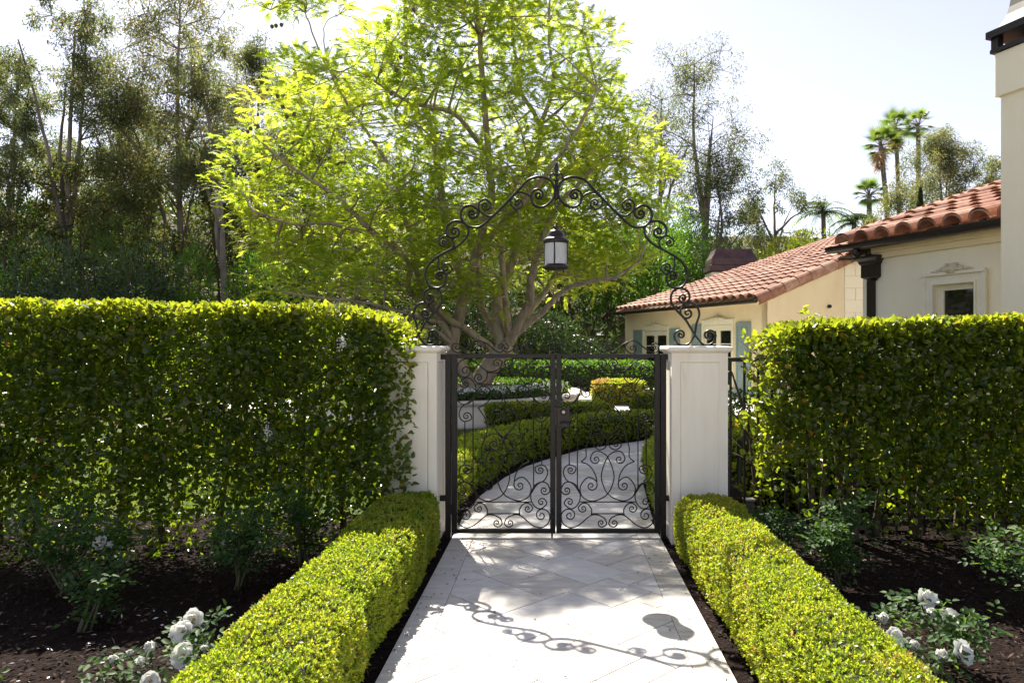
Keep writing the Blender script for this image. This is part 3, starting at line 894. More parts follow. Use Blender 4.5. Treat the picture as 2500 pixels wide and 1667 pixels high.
roof_ = MB().lathe((xl, YG, zo), [(lr(82), lz(602)), (lr(88), lz(596)), (lr(90), lz(582)), (lr(84), lz(572)), (lr(76), lz(566)), (lr(62), lz(562)), (lr(58), lz(545)), (lr(50), lz(525)), (lr(38), lz(512)), (lr(18), lz(506)), (lr(12), lz(500)), (lr(16), lz(494)), (lr(22), lz(488)), (lr(14), lz(480)), (lr(7), lz(474)), (lr(6), lz(468))], 32)
roof_.build('cap', M['iron_brown'], lan, True)
MB().lathe((xl, YG, zo), [(lr(50), lz(785)), (lr(80), lz(778)), (lr(90), lz(768)), (lr(90), lz(758)), (lr(82), lz(750)), (lr(80), lz(744))], 32).build('base', M['iron_brown'], lan, True)
gl = MB(); n = 40; vv = []
for z in (lz(748), lz(598)):
    for r_ in (lr(76), lr(72)):
        for k in range(n):
            t = 2 * math.pi * k / n
            vv.append((xl + r_ * math.cos(t), YG + r_ * math.sin(t), zo + z))
ff = []
for k in range(n):
    j = (k + 1) % n
    ff += [(k, j, 2 * n + j, 2 * n + k), (n + j, n + k, 3 * n + k, 3 * n + j)]
gl.add(vv, ff); gl.build('glass', M['lantern_glass'], lan, True)
for k in range(4):
    t = R(-97 + 90 * k)
    x, y = xl + lr(77) * math.cos(t), YG + lr(77) * math.sin(t)
    MB().tube([(x, y, zo + lz(750)), (x, y, zo + lz(596))], 0.006, 6).build('glazing_bar', M['iron'], lan)
MB().lathe((xl, YG, zo + lz(744)), [(0.02, 0), (0.02, 0.02), (0.012, 0.022), (0.012, 0.085), (0.004, 0.1)], 12).build('candle', M['trim'], lan)
for k in range(3):
    t = R(30 + 120 * k)
    x, y = xl + lr(60) * math.cos(t), YG + lr(60) * math.sin(t)
    MB().tube([(x, y, zo + 0.006), (x, y, zo - 0.012)], 0.006, 6).build('foot', M['iron'], lan)

# ---------------------------------------------------------------- iron fence on the right
fn = empty('iron_fence', (1.35, YG + .06, 0), 'plain black iron fence running from the right pillar behind the hedge', 'fence')
YF = YG + 0.06
for z in (1.405, 0.12):
    MB().box(((1.312 + 5.2) / 2, YF, z), (5.2 - 1.312, 0.03, 0.032)).build('rail', M['iron'], fn)
k = 0; x = 1.395
while x < 5.2:
    wide = 0.045 if k in (10, 22, 34) else 0.017
    MB().box((x, YF, (1.388 + 0.0) / 2), (wide, wide, 1.388)).build('baluster' if wide < .02 else 'fence_post', M['iron'], fn)
    x += 0.1105; k += 1

# ---------------------------------------------------------------- little light fitting beside the fence
pb = G(1836, 1292)
bx = empty('garden_light', pb, 'small grey box light standing in the mulch behind the iron fence', 'garden light')
bevel(MB().box((pb.x, pb.y + .1, 0.11), (0.085, 0.07, 0.2)).build('housing', M['box_grey'], bx), 0.006)
bevel(MB().box((pb.x, pb.y + .1, 0.225), (0.095, 0.08, 0.02)).build('lid', M['steel'], bx), 0.004)
MB().tube([(pb.x - 0.045, pb.y + .06, 0.17), (pb.x - 0.06, pb.y + .06, 0.17)], 0.008, 8).build('knob', M['steel'], bx)
# ---------------------------------------------------------------- tall hedges
def hedge_leaves(n, x0, x1, front, back, top, bottom_gap, end_left, end_right, seed):
    "leaf positions in the outer shell of a clipped hedge; front, back, top = functions of x"
    r = np.random.default_rng(seed)
    P_, N_ = [], []
    got = 0
    while got < n:
        m = n * 2
        x = r.uniform(x0, x1, m)
        which = r.random(m)
        f, bk, tp = front(x), back(x), top(x)
        z = r.uniform(0.0, 1.0, m) * tp
        dep = np.abs(r.normal(0, 0.15, m))
        y = np.where(which < 0.62, f + dep, np.where(which < 0.74, bk - dep, r.uniform(0, 1, m) * (bk - f) + f))
        zz = np.where(which < 0.74, z, tp - np.abs(r.normal(0, 0.07, m)))
        nx = np.zeros(m); ny = np.where(which < .62, -1, np.where(which < .74, 1, 0.0)); nz = np.where(which < .74, 0.15, 1.0)
        # ends
        for (xe, on, sg) in ((x0, end_left, -1), (x1, end_right, 1)):
            if on:
                d = np.abs(x - xe)
                e = (d < 0.14) & (r.random(m) < 1.0)
                y = np.where(e, r.uniform(0, 1, m) * (bk - f) + f, y)
                zz = np.where(e, r.uniform(0, 1, m) * tp, zz)
                nx = np.where(e, sg, nx); ny = np.where(e, ny * .3, ny)
        # rounded shoulders
        sh = np.maximum(0, (zz - (tp - 0.14)) / 0.14)
        y = np.where((which < .62), y + 0.10 * sh ** 2, y)
        # thinner towards the ground
        keep = r.random(m) < np.clip(0.10 + (zz / tp - bottom_gap) * 2.4, 0.05, 1)
        # uneven gaps
        p = np.column_stack([x, y, zz])
        g = lump(p * np.array([1, .6, 1]), 4.5, seed + 5)
        keep &= r.random(m) < np.clip(0.95 + 0.6 * g, 0.4, 1)
        dens = lump(p, 9, seed + 9)
        p[:, 1] += np.where(which < .62, 0.035 * dens - 0.015, 0)
        p[:, 2] += np.where(which >= .74, 0.02 * dens, 0)
        P_.append(p[keep]); N_.append(np.column_stack([nx, ny, nz])[keep]); got += keep.sum()
    return np.concatenate(P_)[:n], norm(np.concatenate(N_)[:n])

def leaf_dirs(n_, droop=0.25, spread=0.9):
    k = len(n_)
    d = norm(n_ * 0.75 + rand_unit(k) * spread + np.array([0, 0, 0.15]))
    nd = norm(n_ * 0.9 + rand_unit(k) * 0.85 + np.array([0, 0, 0.45]))
    return d, nd

TINTS = (np.linspace(0.05, 0.9, 6)).tolist() + [0.97, 1.0]
def single_leaf_meshes():
    out = []
    for t in TINTS:
        me = cloud_mesh('leaf', np.zeros((1, 3)), np.array([[1.0, 0, 0]]), np.array([[0, 0, 1.0]]), 1.0, 0.62, T_LEAF, M['hedge'], np.array([t]))
        out.append(me)
    return out
LEAF_MESHES = single_leaf_meshes()

def put_leaf(parent, p, xd, nd, L, me):
    x = Vector(xd).normalized(); z0 = Vector(nd); y = z0.cross(x)
    if y.length < 1e-4: y = x.orthogonal()
    y.normalize(); z = x.cross(y)
    o = link('leaf', me, parent)
    m = Matrix(((x.x, y.x, z.x), (x.y, y.y, z.y), (x.z, y.z, z.z))).to_4x4()
    m.translation = Vector(p)
    o.matrix_basis = m @ Matrix.Scale(float(L), 4)
    return o

def stems(parent, xs, yb, top, seed, name='stem', r0=0.016):
    r = random.Random(seed)
    for x in xs:
        y = yb(x) + r.uniform(-.12, .12)
        k = r.choice([1, 2, 2, 3])
        mb = MB()
        for q in range(k):
            h = top(x) * r.uniform(.7, .9)
            dx, dy = r.uniform(-.22, .22), r.uniform(-.12, .12)
            pts = [(x + r.uniform(-.02, .02), y, -0.03), (x + dx * .35 + r.uniform(-.03, .03), y + dy * .4, h * .33), (x + dx * .8 + r.uniform(-.04, .04), y + dy * .9, h * .66), (x + dx * 1.3, y + dy * 1.3, h)]
            rr = r0 * r.uniform(.6, 1.25)
            c = catmull(pts, 4)
            mb.tube(c, [rr * (1 - .65 * i / (len(c) - 1)) for i in range(len(c))], 6)
            for b_ in range(r.randint(5, 9)):
                i = r.randint(2, len(c) - 2)
                o = c[i]
                d = Vector((r.uniform(-1, 1), r.uniform(-1, .6), r.uniform(.2, 1.0))).normalized() * r.uniform(.15, .42)
                mb.tube([o, o + d * .5 + Vector((0, 0, .02)), o + d], [rr * .4, rr * .28, rr * .12], 4)
        mb.build(name, M['bark_dark'], parent, True)

# left hedge
lf = lambda x: 5.30 - 0.10 * np.clip(-x - 1.0, 0, 9) + 0.20 * np.clip((x + 1.30) / 0.3, 0, 1) ** 2
lb = lambda x: 6.25 - 0.08 * np.clip(-x - 1.0, 0, 9) - 0.12 * np.clip((x + 1.30) / 0.3, 0, 1) ** 2
ltp = lambda x: 1.79 + 0.012 * np.clip(-x - 1, 0, 9) - 0.13 * np.clip((x + 1.75) / 0.6, 0, 1.2) ** 2
hl = empty('tall_hedge', (-3.2, 5.6, 0), 'tall clipped glossy-leaved hedge left of the gate, with a sunlit yellow-green top', 'hedge', 'tall hedges beside the gate')
p, nn = hedge_leaves(64000, -6.2, -1.09, lf, lb, ltp, 0.0, False, True, 21)
xd, nd = leaf_dirs(nn)
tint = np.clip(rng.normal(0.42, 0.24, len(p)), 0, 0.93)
tint = np.where(p[:, 2] > ltp(p[:, 0]) - 0.11, np.clip(rng.normal(.85, .12, len(p)), 0, .93), tint)  # top leaves tinted yellower to paint in the sunlit band
odd = rng.random(len(p)) < 0.006; tint[odd] = rng.uniform(.95, 1.0, odd.sum())
L = rng.uniform(.030, .070, len(p))
order = np.argsort(p[:, 1] - 0.02 * (rng.random(len(p))))
cand = [i for i in order if p[i, 0] > -4.4 and p[i, 2] < ltp(p[i, 0])]
pick = np.array(cand[:300])
rest = np.ones(len(p), bool); rest[pick] = False
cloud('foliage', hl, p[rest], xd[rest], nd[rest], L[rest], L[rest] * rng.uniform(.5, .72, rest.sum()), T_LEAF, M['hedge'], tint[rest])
lr_ = random.Random(3)
for i in pick:
    put_leaf(hl, p[i], xd[i], nd[i], L[i] * 1.15, LEAF_MESHES[int(np.argmin([abs(t - tint[i]) for t in TINTS]))])
stems(hl, [-1.35 - 0.33 * k for k in range(14)], lambda x: float((lf(x) + lb(x)) / 2), lambda x: float(ltp(x)), 5, 'stem', 0.024)

# pale flower sprays on the left hedge
for px, py in ((836, 838), (652, 1050)):
    c = P(px, py, 5.12)
    n = 60
    q = np.array(c) + rng.normal(size=(n, 3)) * np.array([.014, .012, .03])
    sp = cloud('flower_spray', hl, q, rand_unit(n), rand_unit(n), .012, .012, T_DIA, M['petal'], kind='stuff')

# right hedge: looser, with bare trunks at the bottom
rf = lambda x: 5.36 - 0.06 * np.clip(x - 1.5, 0, 9)
rb = lambda x: 6.0 + 0 * x
rtp = lambda x: 1.66 + 0.035 * np.clip(x - 1.5, 0, 3) - 0.10 * np.clip((1.9 - x) / 0.3, 0, 1) ** 2
hr = empty('tall_hedge', (2.9, 5.6, 0), 'tall looser hedge right of the gate, with bare brown trunks and yellow sprigs', 'hedge', 'tall hedges beside the gate')
p, nn = hedge_leaves(50000, 1.60, 5.4, rf, rb, rtp, 0.06, True, False, 44)
# opened up: fewer leaves low down and by the fence
keep = rng.random(len(p)) < np.clip(0.30 + (p[:, 0] - 1.62) * 0.75 + (p[:, 2] - 1.15) * 0.7, 0.14, 0.88)
p, nn = p[keep], nn[keep]
# arching sprigs hanging towards the pillar
sp_pts = []
sr = random.Random(9)
twigs = MB()
for k in range(80):
    x0_ = sr.uniform(1.62, 2.3); z0_ = sr.uniform(.65, 1.55); y0_ = sr.uniform(5.42, 5.7)
    d = Vector((-sr.uniform(.10, .38), -sr.uniform(-.05, .15), sr.uniform(-.15, .28)))
    a = Vector((x0_, y0_, z0_))
    c = [a, a + d * .5 + Vector((0, 0, .03)), a + d]
    if c[2].x < 1.40: continue
    twigs.tube(c, [.004, .003, .0015], 4)
    for t in np.linspace(.3, 1, 11):
        q = a + d * float(t) + Vector((0, 0, .06 * float(t) * (1 - float(t))))
        for s_ in range(2):
            sp_pts.append((*(q + Vector((sr.gauss(0, .02), sr.gauss(0, .02), sr.gauss(0, .02)))), 1))
spa = np.array(sp_pts)[:, :3]
xd, nd = leaf_dirs(nn)
k2 = len(spa)
p = np.concatenate([p, spa]); xd = np.concatenate([xd, norm(rand_unit(k2) + np.array([-.3, -.2, .3]))]); nd = np.concatenate([nd, rand_unit(k2)])
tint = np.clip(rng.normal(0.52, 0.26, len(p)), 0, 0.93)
tint = np.where(p[:, 2] > rtp(p[:, 0]) - 0.11, np.clip(rng.normal(.82, .14, len(p)), 0, .93), tint)  # sunlight along the top is put into the leaf tint here too
tint[-k2:] = np.clip(rng.normal(.82, .1, k2), 0, .93)
odd = rng.random(len(p)) < 0.012; tint[odd] = rng.uniform(.95, .99, odd.sum())
L = rng.uniform(.038, .072, len(p))
cand = [i for i in np.argsort(p[:, 1]) if p[i, 0] < 3.9]
pick = np.array(cand[:300]); rest = np.ones(len(p), bool); rest[pick] = False
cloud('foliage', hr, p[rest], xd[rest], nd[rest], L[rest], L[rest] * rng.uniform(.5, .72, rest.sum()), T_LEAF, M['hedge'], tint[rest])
for i in pick:
    put_leaf(hr, p[i], xd[i], nd[i], L[i] * 1.15, LEAF_MESHES[int(np.argmin([abs(t - tint[i]) for t in TINTS]))])
twigs.build('twigs', M['twig'], hr)['kind'] = 'stuff'
# dry twiggy corner at the top
tw = MB()
for k in range(70):
    a = Vector((sr.uniform(1.6, 1.85), sr.uniform(5.45, 5.75), sr.uniform(1.15, 1.5)))
    d = Vector((sr.uniform(-.22, .05), sr.uniform(-.12, .08), sr.uniform(.05, .22)))
    tw.tube([a, a + d * .5 + Vector((sr.uniform(-.02, .02), 0, .01)), a + d], [.0035, .0025, .001], 4)
tw.build('dry_twigs', M['twig'], hr)['kind'] = 'stuff'
stems(hr, [1.70, 2.05, 2.32, 2.55, 2.85, 3.15, 3.5, 3.85, 4.2, 4.6, 5.0], lambda x: 5.66, lambda x: float(rtp(x)), 15, 'trunk', 0.032)

# ---------------------------------------------------------------- clipped box rows
SPRIG = [t_sprig(6, .62, s_) for s_ in range(3)]
SPRIG_FAR = [t_sprig(6, .64, s_, True) for s_ in range(3)]
def box_row(name, label, line, half, h, n, size, seed, mat='box', core=True, grp='clipped box rows', z0=0.0, tint=(0.42, .22), power=4.4, lumpy=0.020):
    r = np.random.default_rng(seed)
    ln = np.array(line, float)
    seg = np.linalg.norm(np.diff(ln, axis=0), axis=1); cum = np.concatenate([[0], np.cumsum(seg)]); tot = cum[-1]
    def at(s_):
        x = np.interp(s_, cum, ln[:, 0]); y = np.interp(s_, cum, ln[:, 1])
        e = 0.08
        x2 = np.interp(np.clip(s_ + e, 0, tot), cum, ln[:, 0]) - np.interp(np.clip(s_ - e, 0, tot), cum, ln[:, 0])
        y2 = np.interp(np.clip(s_ + e, 0, tot), cum, ln[:, 1]) - np.interp(np.clip(s_ - e, 0, tot), cum, ln[:, 1])
        t = np.column_stack([x2, y2, 0 * x2])
        return np.column_stack([x, y, 0 * x]), norm(t)
    def sc(s_):
        d = np.minimum(s_, tot - s_)
        q = np.clip(d / half, 0, 1)
        return np.sqrt(np.maximum(1 - (1 - q) ** 2.6, 0.0))
    def surf_pt(s_, th, shrink=1.0):
        c, t = at(s_)
        sd = np.column_stack([-t[:, 1], t[:, 0], 0 * t[:, 0]])
        k = sc(s_)
        cs, sn = np.cos(th), np.sin(th)
        u = np.sign(cs) * np.abs(cs) ** (2 / power); v = np.sign(sn) * np.abs(sn) ** (2 / power)
        w = half * shrink * (0.25 + 0.75 * k); hh = h * shrink * (0.72 + 0.28 * k)
        p = c + sd * (u * w)[:, None]
        p[:, 2] = z0 + h * 0.5 + (v * hh * 0.5)
        nr = norm(sd * (np.sign(u) * np.abs(u) ** (power - 1) / half)[:, None] + np.array([0, 0, 1.0]) * (np.sign(v) * np.abs(v) ** (power - 1) / (h * .5))[:, None]
                  + t * (np.sign(s_ - tot / 2) * (1 - k) * 3 / half)[:, None])
        return p, nr
    base = line[0]
    root = empty(name, (float(ln[:, 0].mean()), float(ln[:, 1].mean()), z0), label, 'box hedge', grp)
    # even cover of the profile
    tt = np.linspace(-0.95, math.pi + 0.95, 400)
    cs, sn = np.cos(tt), np.sin(tt)
    u = np.sign(cs) * np.abs(cs) ** (2 / power) * half; v = np.sign(sn) * np.abs(sn) ** (2 / power) * h / 2
    al = np.concatenate([[0], np.cumsum(np.hypot(np.diff(u), np.diff(v)))])
    th = np.interp(r.uniform(0, al[-1], n), al, tt)
    s_ = r.uniform(0.0, tot, n)
    p, nr = surf_pt(s_, th)
    l1 = lump(p, 9, seed); l2 = lump(p, 26, seed + 1)
    p = p + nr * (lumpy * l1 + lumpy * .7 * l2 - 0.02 * np.abs(r.normal(0, 1, n)))[:, None]
    p[:, 2] = np.maximum(p[:, 2], z0 + 0.015)
    d = norm(nr * 0.8 + rand_unit(n) * 0.65 + np.array([0, 0, .35]))
    patch = np.clip((lump(p, 3.0, seed + 3) - .55) * 1.6, 0, .5)          # browned patches
    tn = np.clip(r.normal(tint[0], tint[1], n) + 0.16 * l1 + patch, 0, 1)
    ok = r.random(n) < np.clip(1.5 + 1.2 * lump(p, 16, seed + 4), .15, 1)   # hollows
    p, nr, tn, l1, d = p[ok], nr[ok], tn[ok], l1[ok], d[ok]; n = len(p)
    L = size * r.uniform(.7, 1.25, n)
    for k in range(3):
        q = slice(k, None, 3)
        cloud('foliage', root, p[q], d[q], rand_unit(len(p[q])), L[q], L[q], (SPRIG if size < .03 else SPRIG_FAR)[k], M[mat], tn[q])
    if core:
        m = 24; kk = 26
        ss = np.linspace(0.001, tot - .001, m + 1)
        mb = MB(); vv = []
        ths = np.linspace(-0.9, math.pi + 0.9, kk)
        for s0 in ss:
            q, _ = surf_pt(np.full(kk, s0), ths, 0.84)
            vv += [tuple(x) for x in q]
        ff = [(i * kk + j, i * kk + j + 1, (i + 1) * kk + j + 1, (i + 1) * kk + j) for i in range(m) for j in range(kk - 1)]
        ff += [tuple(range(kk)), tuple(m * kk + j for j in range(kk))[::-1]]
        mb.add(vv, ff); mb.build('filler_core', M['core'], root, True)  # opaque dark filler added so no light shows through the row
    return root

box_row('box_hedge', 'low clipped box row along the left edge of the path, in front of the gate', [(-1.085, 2.15), (-1.085, 3.2), (-1.08, 4.4), (-1.075, 5.46)], 0.225, 0.43, 27000, 0.0245, 51, tint=(.45, .2))
box_row('box_hedge', 'low clipped box row along the right edge of the path, in front of the gate', [(1.11, 2.15), (1.115, 3.2), (1.105, 4.4), (1.085, 5.36)], 0.215, 0.42, 27000, 0.0245, 52, tint=(.52, .2))
C1 = offset(EDGE_L, 0.36)
box_row('box_hedge', 'long curving box row bordering the garden path seen through the gate', C1[:8] + [(1.30, 11.55), (1.45, 11.85)], 0.29, 0.42, 9500, 0.05, 53)
box_row('box_hedge', 'dark box row behind the curving row, in front of the raised planter', [(-1.25, 12.95), (-0.5, 12.85), (0.3, 12.75), (1.0, 12.9)], 0.34, 0.43, 5000, 0.06, 54)
box_row('box_hedge', 'square sunlit box clump beside the far house corner', [(0.95, 18.3), (2.2, 18.0)], 0.55, 0.55, 3500, 0.08, 55, tint=(.6, .2))
box_row('box_hedge', 'rounded box clump at the bend of the garden path, by the right gate leaf', [(1.55, 14.1), (2.3, 13.6), (3.0, 13.4)], 0.42, 0.52, 3500, 0.07, 56)
box_row('box_hedge', 'box row edging the garden path just inside the right pillar', [(1.12, 6.12), (1.15, 7.0), (1.23, 8.0), (1.52, 8.9)], 0.24, 0.44, 5000, 0.05, 57)
box_row('box_hedge', 'box row behind the iron fence, seen between its bars', [(1.9, 8.8), (3.0, 8.4), (4.2, 7.8)], 0.34, 0.62, 5000, 0.055, 58)
box_row('box_hedge', 'small bright box clump peeping over the rounded one by the house doors', [(2.45, 15.9), (3.3, 15.4)], 0.4, 0.62, 2200, 0.08, 59, tint=(.6, .2))
box_row('garden_hedge', 'dark level hedge at the back of the garden, seen through the top of the gate', [(-8, 23.6), (-3, 23.5), (0, 23.4), (3.3, 23.0)], 0.6, 0.86, 6000, 0.12, 60, mat='shrub', grp='garden hedges')

# ---------------------------------------------------------------- raised round planter
PC, PR = Vector((-2.6, 16.4, 0)), 3.15
def ring_wall(name, mat, prof, a0=0, a1=360, n=72, parent=None):
    vv = []; k = len(prof)
    for i in range(n):
        t = R(a0 + (a1 - a0) * i / n)
        for r_, z in prof:
            vv.append((PC.x + r_ * math.cos(t), PC.y + r_ * math.sin(t), z))
    ff = [(i * k + j, ((i + 1) % n) * k + j, ((i + 1) % n) * k + j + 1, i * k + j + 1) for i in range(n) for j in range(k - 1)]
    return MB().add(vv, ff).build(name, mat, parent, True)
pl = empty('planter', PC, 'round raised stone planter with a moulded rim at the foot of the big tree', 'planter')
ring_wall('wall', M['pillar'], [(PR - 0.03, -0.03), (PR - 0.03, 0.34)], parent=pl)
ring_wall('rim', M['stone'], [(PR - 0.03, 0.33), (PR + 0.01, 0.345), (PR + 0.05, 0.36), (PR + 0.07, 0.385), (PR + 0.07, 0.41), (PR + 0.05, 0.43), (PR - 0.22, 0.434), (PR - 0.24, 0.38)], parent=pl)
MB().lathe((PC.x, PC.y, 0), [(PR - 0.22, 0.30), (PR - 0.22, 0.385), (0.1, 0.42)], 48).build('soil', M['soil'], pl)
fb = empty('flower_bed', (PC.x, PC.y, .4), 'band of low white flowers filling the round planter under the tree', 'flowers')
n = 9000
t = rng.uniform(0, 2 * math.pi, n); rr = PR - 0.25 - rng.random(n) * 0.85
q = np.column_stack([PC.x + rr * np.cos(t), PC.y + rr * np.sin(t), 0.40 + rng.random(n) ** .7 * 0.19])
cloud('foliage', fb, q, norm(rand_unit(n) + np.array([0, 0, .6])), norm(rand_unit(n) + np.array([0, 0, .6])), rng.uniform(.05, .1, n), .045, T_DIA, M['rose'])
n = 900
t = rng.uniform(R(180), R(360), n); rr = PR - 0.26 - rng.random(n) * 0.8
q = np.column_stack([PC.x + rr * np.cos(t), PC.y + rr * np.sin(t), 0.55 + rng.random(n) * 0.07])
q = np.repeat(q, 4, axis=0); dd = rand_unit(len(q)) + np.array([0, -.3, .3])
cloud('blossoms', fb, q, dd, norm(rand_unit(len(q)) * .5 + np.array([0, -.5, .7])), .042, .042, T_DIA, M['petal'])
sheet('planter_kerb', ring_pts((PC.x, PC.y), PR - .04, PR + 0.42, 200, 345, 40), 0.006, M['stone'], 0.03)

# small bed with white flowers seen between the fence bars
fb2 = empty('flower_bed', (2.6, 9.4, 0), 'patch of leafy white-flowered plants behind the iron fence', 'flowers')
n = 5000
q = np.column_stack([rng.uniform(1.9, 4.4, n), rng.uniform(9.2, 11.0, n), rng.random(n) ** .8 * 0.85])
cloud('foliage', fb2, q, norm(rand_unit(n) + np.array([0, 0, .5])), rand_unit(n), rng.uniform(.04, .09, n), .035, T_DIA, M['rose'])
n = 260
q = np.column_stack([rng.uniform(1.9, 4.4, n), rng.uniform(9.2, 10.6, n), rng.uniform(.6, .9, n)])
q = np.repeat(q, 4, axis=0)
cloud('blossoms', fb2, q, rand_unit(len(q)), rand_unit(len(q)), .03, .03, T_DIA, M['petal'])
# leafy cover behind the fence on the right
box_row('box_hedge', 'broad loose box row behind the right hedge, glimpsed between its trunks', [(1.75, 6.9), (3.0, 6.9), (4.6, 6.8), (5.6, 6.6)], 0.38, 0.75, 7000, 0.06, 61, lumpy=.05, tint=(.5, .25))
# ---------------------------------------------------------------- white roses in the beds
def petal_mesh(seed, cup=0.5):
    r = random.Random(seed)
    vv = []; ff = []
    nu, nv = 5, 5
    for i in range(nu):
        u = i / (nu - 1)
        for j in range(nv):
            v = (j / (nv - 1) - .5) * 2
            w = 0.52 * math.sin(math.pi * min(1, 0.16 + 0.62 * u)) 
            tip = 0.10 * (v * v) * u
            x = u - tip + 0.03 * math.sin(5 * v + seed) * u
            y = v * w
            z = cup * (u * u) * 0.42 + 0.18 * v * v * u + 0.05 * math.sin(4 * v + seed * 2) * u
            vv.append((x, y, z))
    for i in range(nu - 1):
        for j in range(nv - 1):
            ff.append((i * nv + j, (i + 1) * nv + j, (i + 1) * nv + j + 1, i * nv + j + 1))
    me = MB().add(vv, ff).mesh('petal', M['petal'], True)
    at = me.attributes.new('tint', 'FLOAT', 'POINT'); at.data.foreach_set('value', [0.3 + 0.1 * (seed % 6)] * len(me.vertices))
    return me
PETALS = [petal_mesh(s_, c_) for s_, c_ in ((1, .3), (2, .5), (3, .8), (4, 1.2), (5, 1.9))]
def hub_mesh():
    return MB().lathe((0, 0, 0), [(0.02, -0.03), (0.14, 0.0), (0.16, 0.08), (0.08, 0.15), (0.01, 0.16)], 10).mesh('stamens', M['pistil'], True)
HUB = hub_mesh()

def flower(parent, c, size, facing, seed, open_=1.0):
    r = random.Random(seed)
    me = MB().lathe((0, 0, -0.16), [(0.02, -0.12), (0.09, 0.0), (0.12, 0.10), (0.05, 0.16)], 8).mesh('flower', M['rose_stem'], True)
    o = link('flower', me, parent)
    q = Vector(facing).normalized().to_track_quat('Z', 'Y')
    o.matrix_basis = Matrix.Translation(c) @ q.to_matrix().to_4x4() @ Matrix.Scale(size * .5, 4)
    rings = [(7, 1.0, 0), (5, .78, 2)] if open_ > .6 else [(5, .9, 3), (4, .75, 4), (3, .6, 4)]
    for kk, s_, pm in rings:
        ph = r.uniform(0, 6)
        for k in range(kk):
            t = ph + 2 * math.pi * k / kk + r.uniform(-.15, .15)
            pe = bpy.data.objects.new('petal', PETALS[min(4, max(0, pm + r.choice([0, 0, 1])))])
            col.objects.link(pe); pe.parent = o
            tilt = r.uniform(-.15, .28) + (0.25 if s_ < .9 else 0) + (0.7 if open_ <= .6 else 0)
            pe.matrix_basis = Matrix.Rotation(t, 4, 'Z') @ Matrix.Rotation(-tilt, 4, 'Y') @ Matrix.Scale(s_ * r.uniform(.9, 1.08), 4)
    h = bpy.data.objects.new('stamens', HUB); col.objects.link(h); h.parent = o
    return o

M['rose_stem'] = surf('rose_stem', [(0.3, (0.05, 0.06, 0.025)), (0.7, (0.11, 0.10, 0.05))], 20, 0.7, 0.2, 60)

def rose(label, base, canes, n_leaves, spread, height, flowers, seed, dense=1.0):
    "flowers = [(point, size, open)]"
    r = random.Random(seed)
    root = empty('rose_bush', base, label, 'rose bush', 'white roses in the mulch beds')
    tips = []
    base = Vector(base)
    for k in range(canes):
        a = r.uniform(0, 2 * math.pi)
        d = Vector((math.cos(a) * spread * r.uniform(.3, 1), math.sin(a) * spread * r.uniform(.3, .8), height * r.uniform(.6, 1)))
        c = catmull([base + Vector((r.uniform(-.03, .03), r.uniform(-.03, .03), -.02)), base + d * .4 + Vector((0, 0, height * .12)), base + d * .75 + Vector((0, 0, height * .08)), base + d], 4)
        mb = MB(); mb.tube(c, [.009 * (1 - .7 * i / len(c)) for i in range(len(c))], 5); mb.build('cane', M['rose_stem'], root, True)
        tips += c[3:]
    for fp, size, op in flowers:
        fp = Vector(fp)
        o = min(tips, key=lambda t: (t - fp).length) if tips else base
        mid = (o + fp) / 2 + Vector((r.uniform(-.03, .03), 0, -.02))
        c = catmull([o, mid, fp - Vector((0, 0, .012))], 5)
        MB().tube(c, .0035, 5).build('flower_stalk', M['rose_stem'], root, True)
        tips += c
        flower(root, fp, size, (r.uniform(-.5, .5), -1.0, r.uniform(.3, .95)), r.random(), op)
    tp = np.array([tuple(t) for t in tips])
    idx = rng.integers(0, len(tp), n_leaves)
    # compound leaves: five leaflets on a stalk
    c = tp[idx] + rng.normal(size=(n_leaves, 3)) * np.array([.07, .07, .045]) * (0.7 + spread)
    c[:, 2] = np.maximum(c[:, 2], .03)
    ax = norm(rand_unit(n_leaves) * np.array([1, 1, .5]) + np.array([0, -.2, .1]))
    up = norm(rand_unit(n_leaves) * .5 + np.array([0, -.25, 1]))
    sd = norm(np.cross(up, ax))
    pos, xd, ndv, tn = [], [], [], []
    t0 = rng.random(n_leaves)
    for (u, v, dx, dy) in ((.0, .006, .25, 1), (.0, -.006, .25, -1), (.035, .005, .35, 1), (.035, -.005, .35, -1), (.055, 0, 1, 0)):
        pos.append(c + ax * u + sd * v); xd.append(ax * dx + sd * dy); ndv.append(up + rand_unit(n_leaves) * .25); tn.append(np.clip(t0 + rng.normal(0, .1, n_leaves), 0, 1))
    pos = np.concatenate(pos); xd = np.concatenate(xd); ndv = np.concatenate(ndv); tn = np.concatenate(tn)
    Ls = rng.uniform(.026, .045, len(pos))
    cloud('foliage', root, pos, xd, ndv, Ls, Ls * .62, T_LEAF, M['rose'], tn)
    return root

def F(px, py, Y): return P(px, py, Y)
rose('rose bush with two touching white blooms above a third, left bed beside the box row', (-1.66, 3.45, 0), 4, 40, .16, .22,
     [(F(474, 1511, 3.30), .10, 1), (F(448, 1540, 3.24), .105, 1), (F(448, 1599, 3.12), .11, 1), (F(503, 1584, 3.2), .07, .5)], 1)
rose('low rose bush with a ragged cluster of white blooms, bottom of the left bed', (-1.85, 3.12, 0), 4, 22, .16, .18,
     [(F(368, 1581, 3.12), .10, .5), (F(354, 1612, 3.06), .075, .5), (F(318, 1594, 3.1), .06, .5), (F(280, 1612, 3.1), .085, .5), (F(368, 1662, 2.95), .085, 1)], 2)
rose('tall leafy rose bush with one large white bloom, far left under the hedge', (-3.05, 4.45, 0), 7, 260, .38, .62,
     [(F(248, 1326, 4.35), .10, 1), (F(272, 1332, 4.37), .09, .5)], 3)
rose('leafy rose bush with one closed white bud, left bed under the hedge', (-2.0, 4.55, 0), 6, 170, .3, .5,
     [(F(549, 1327, 4.4), .06, .5)], 4)
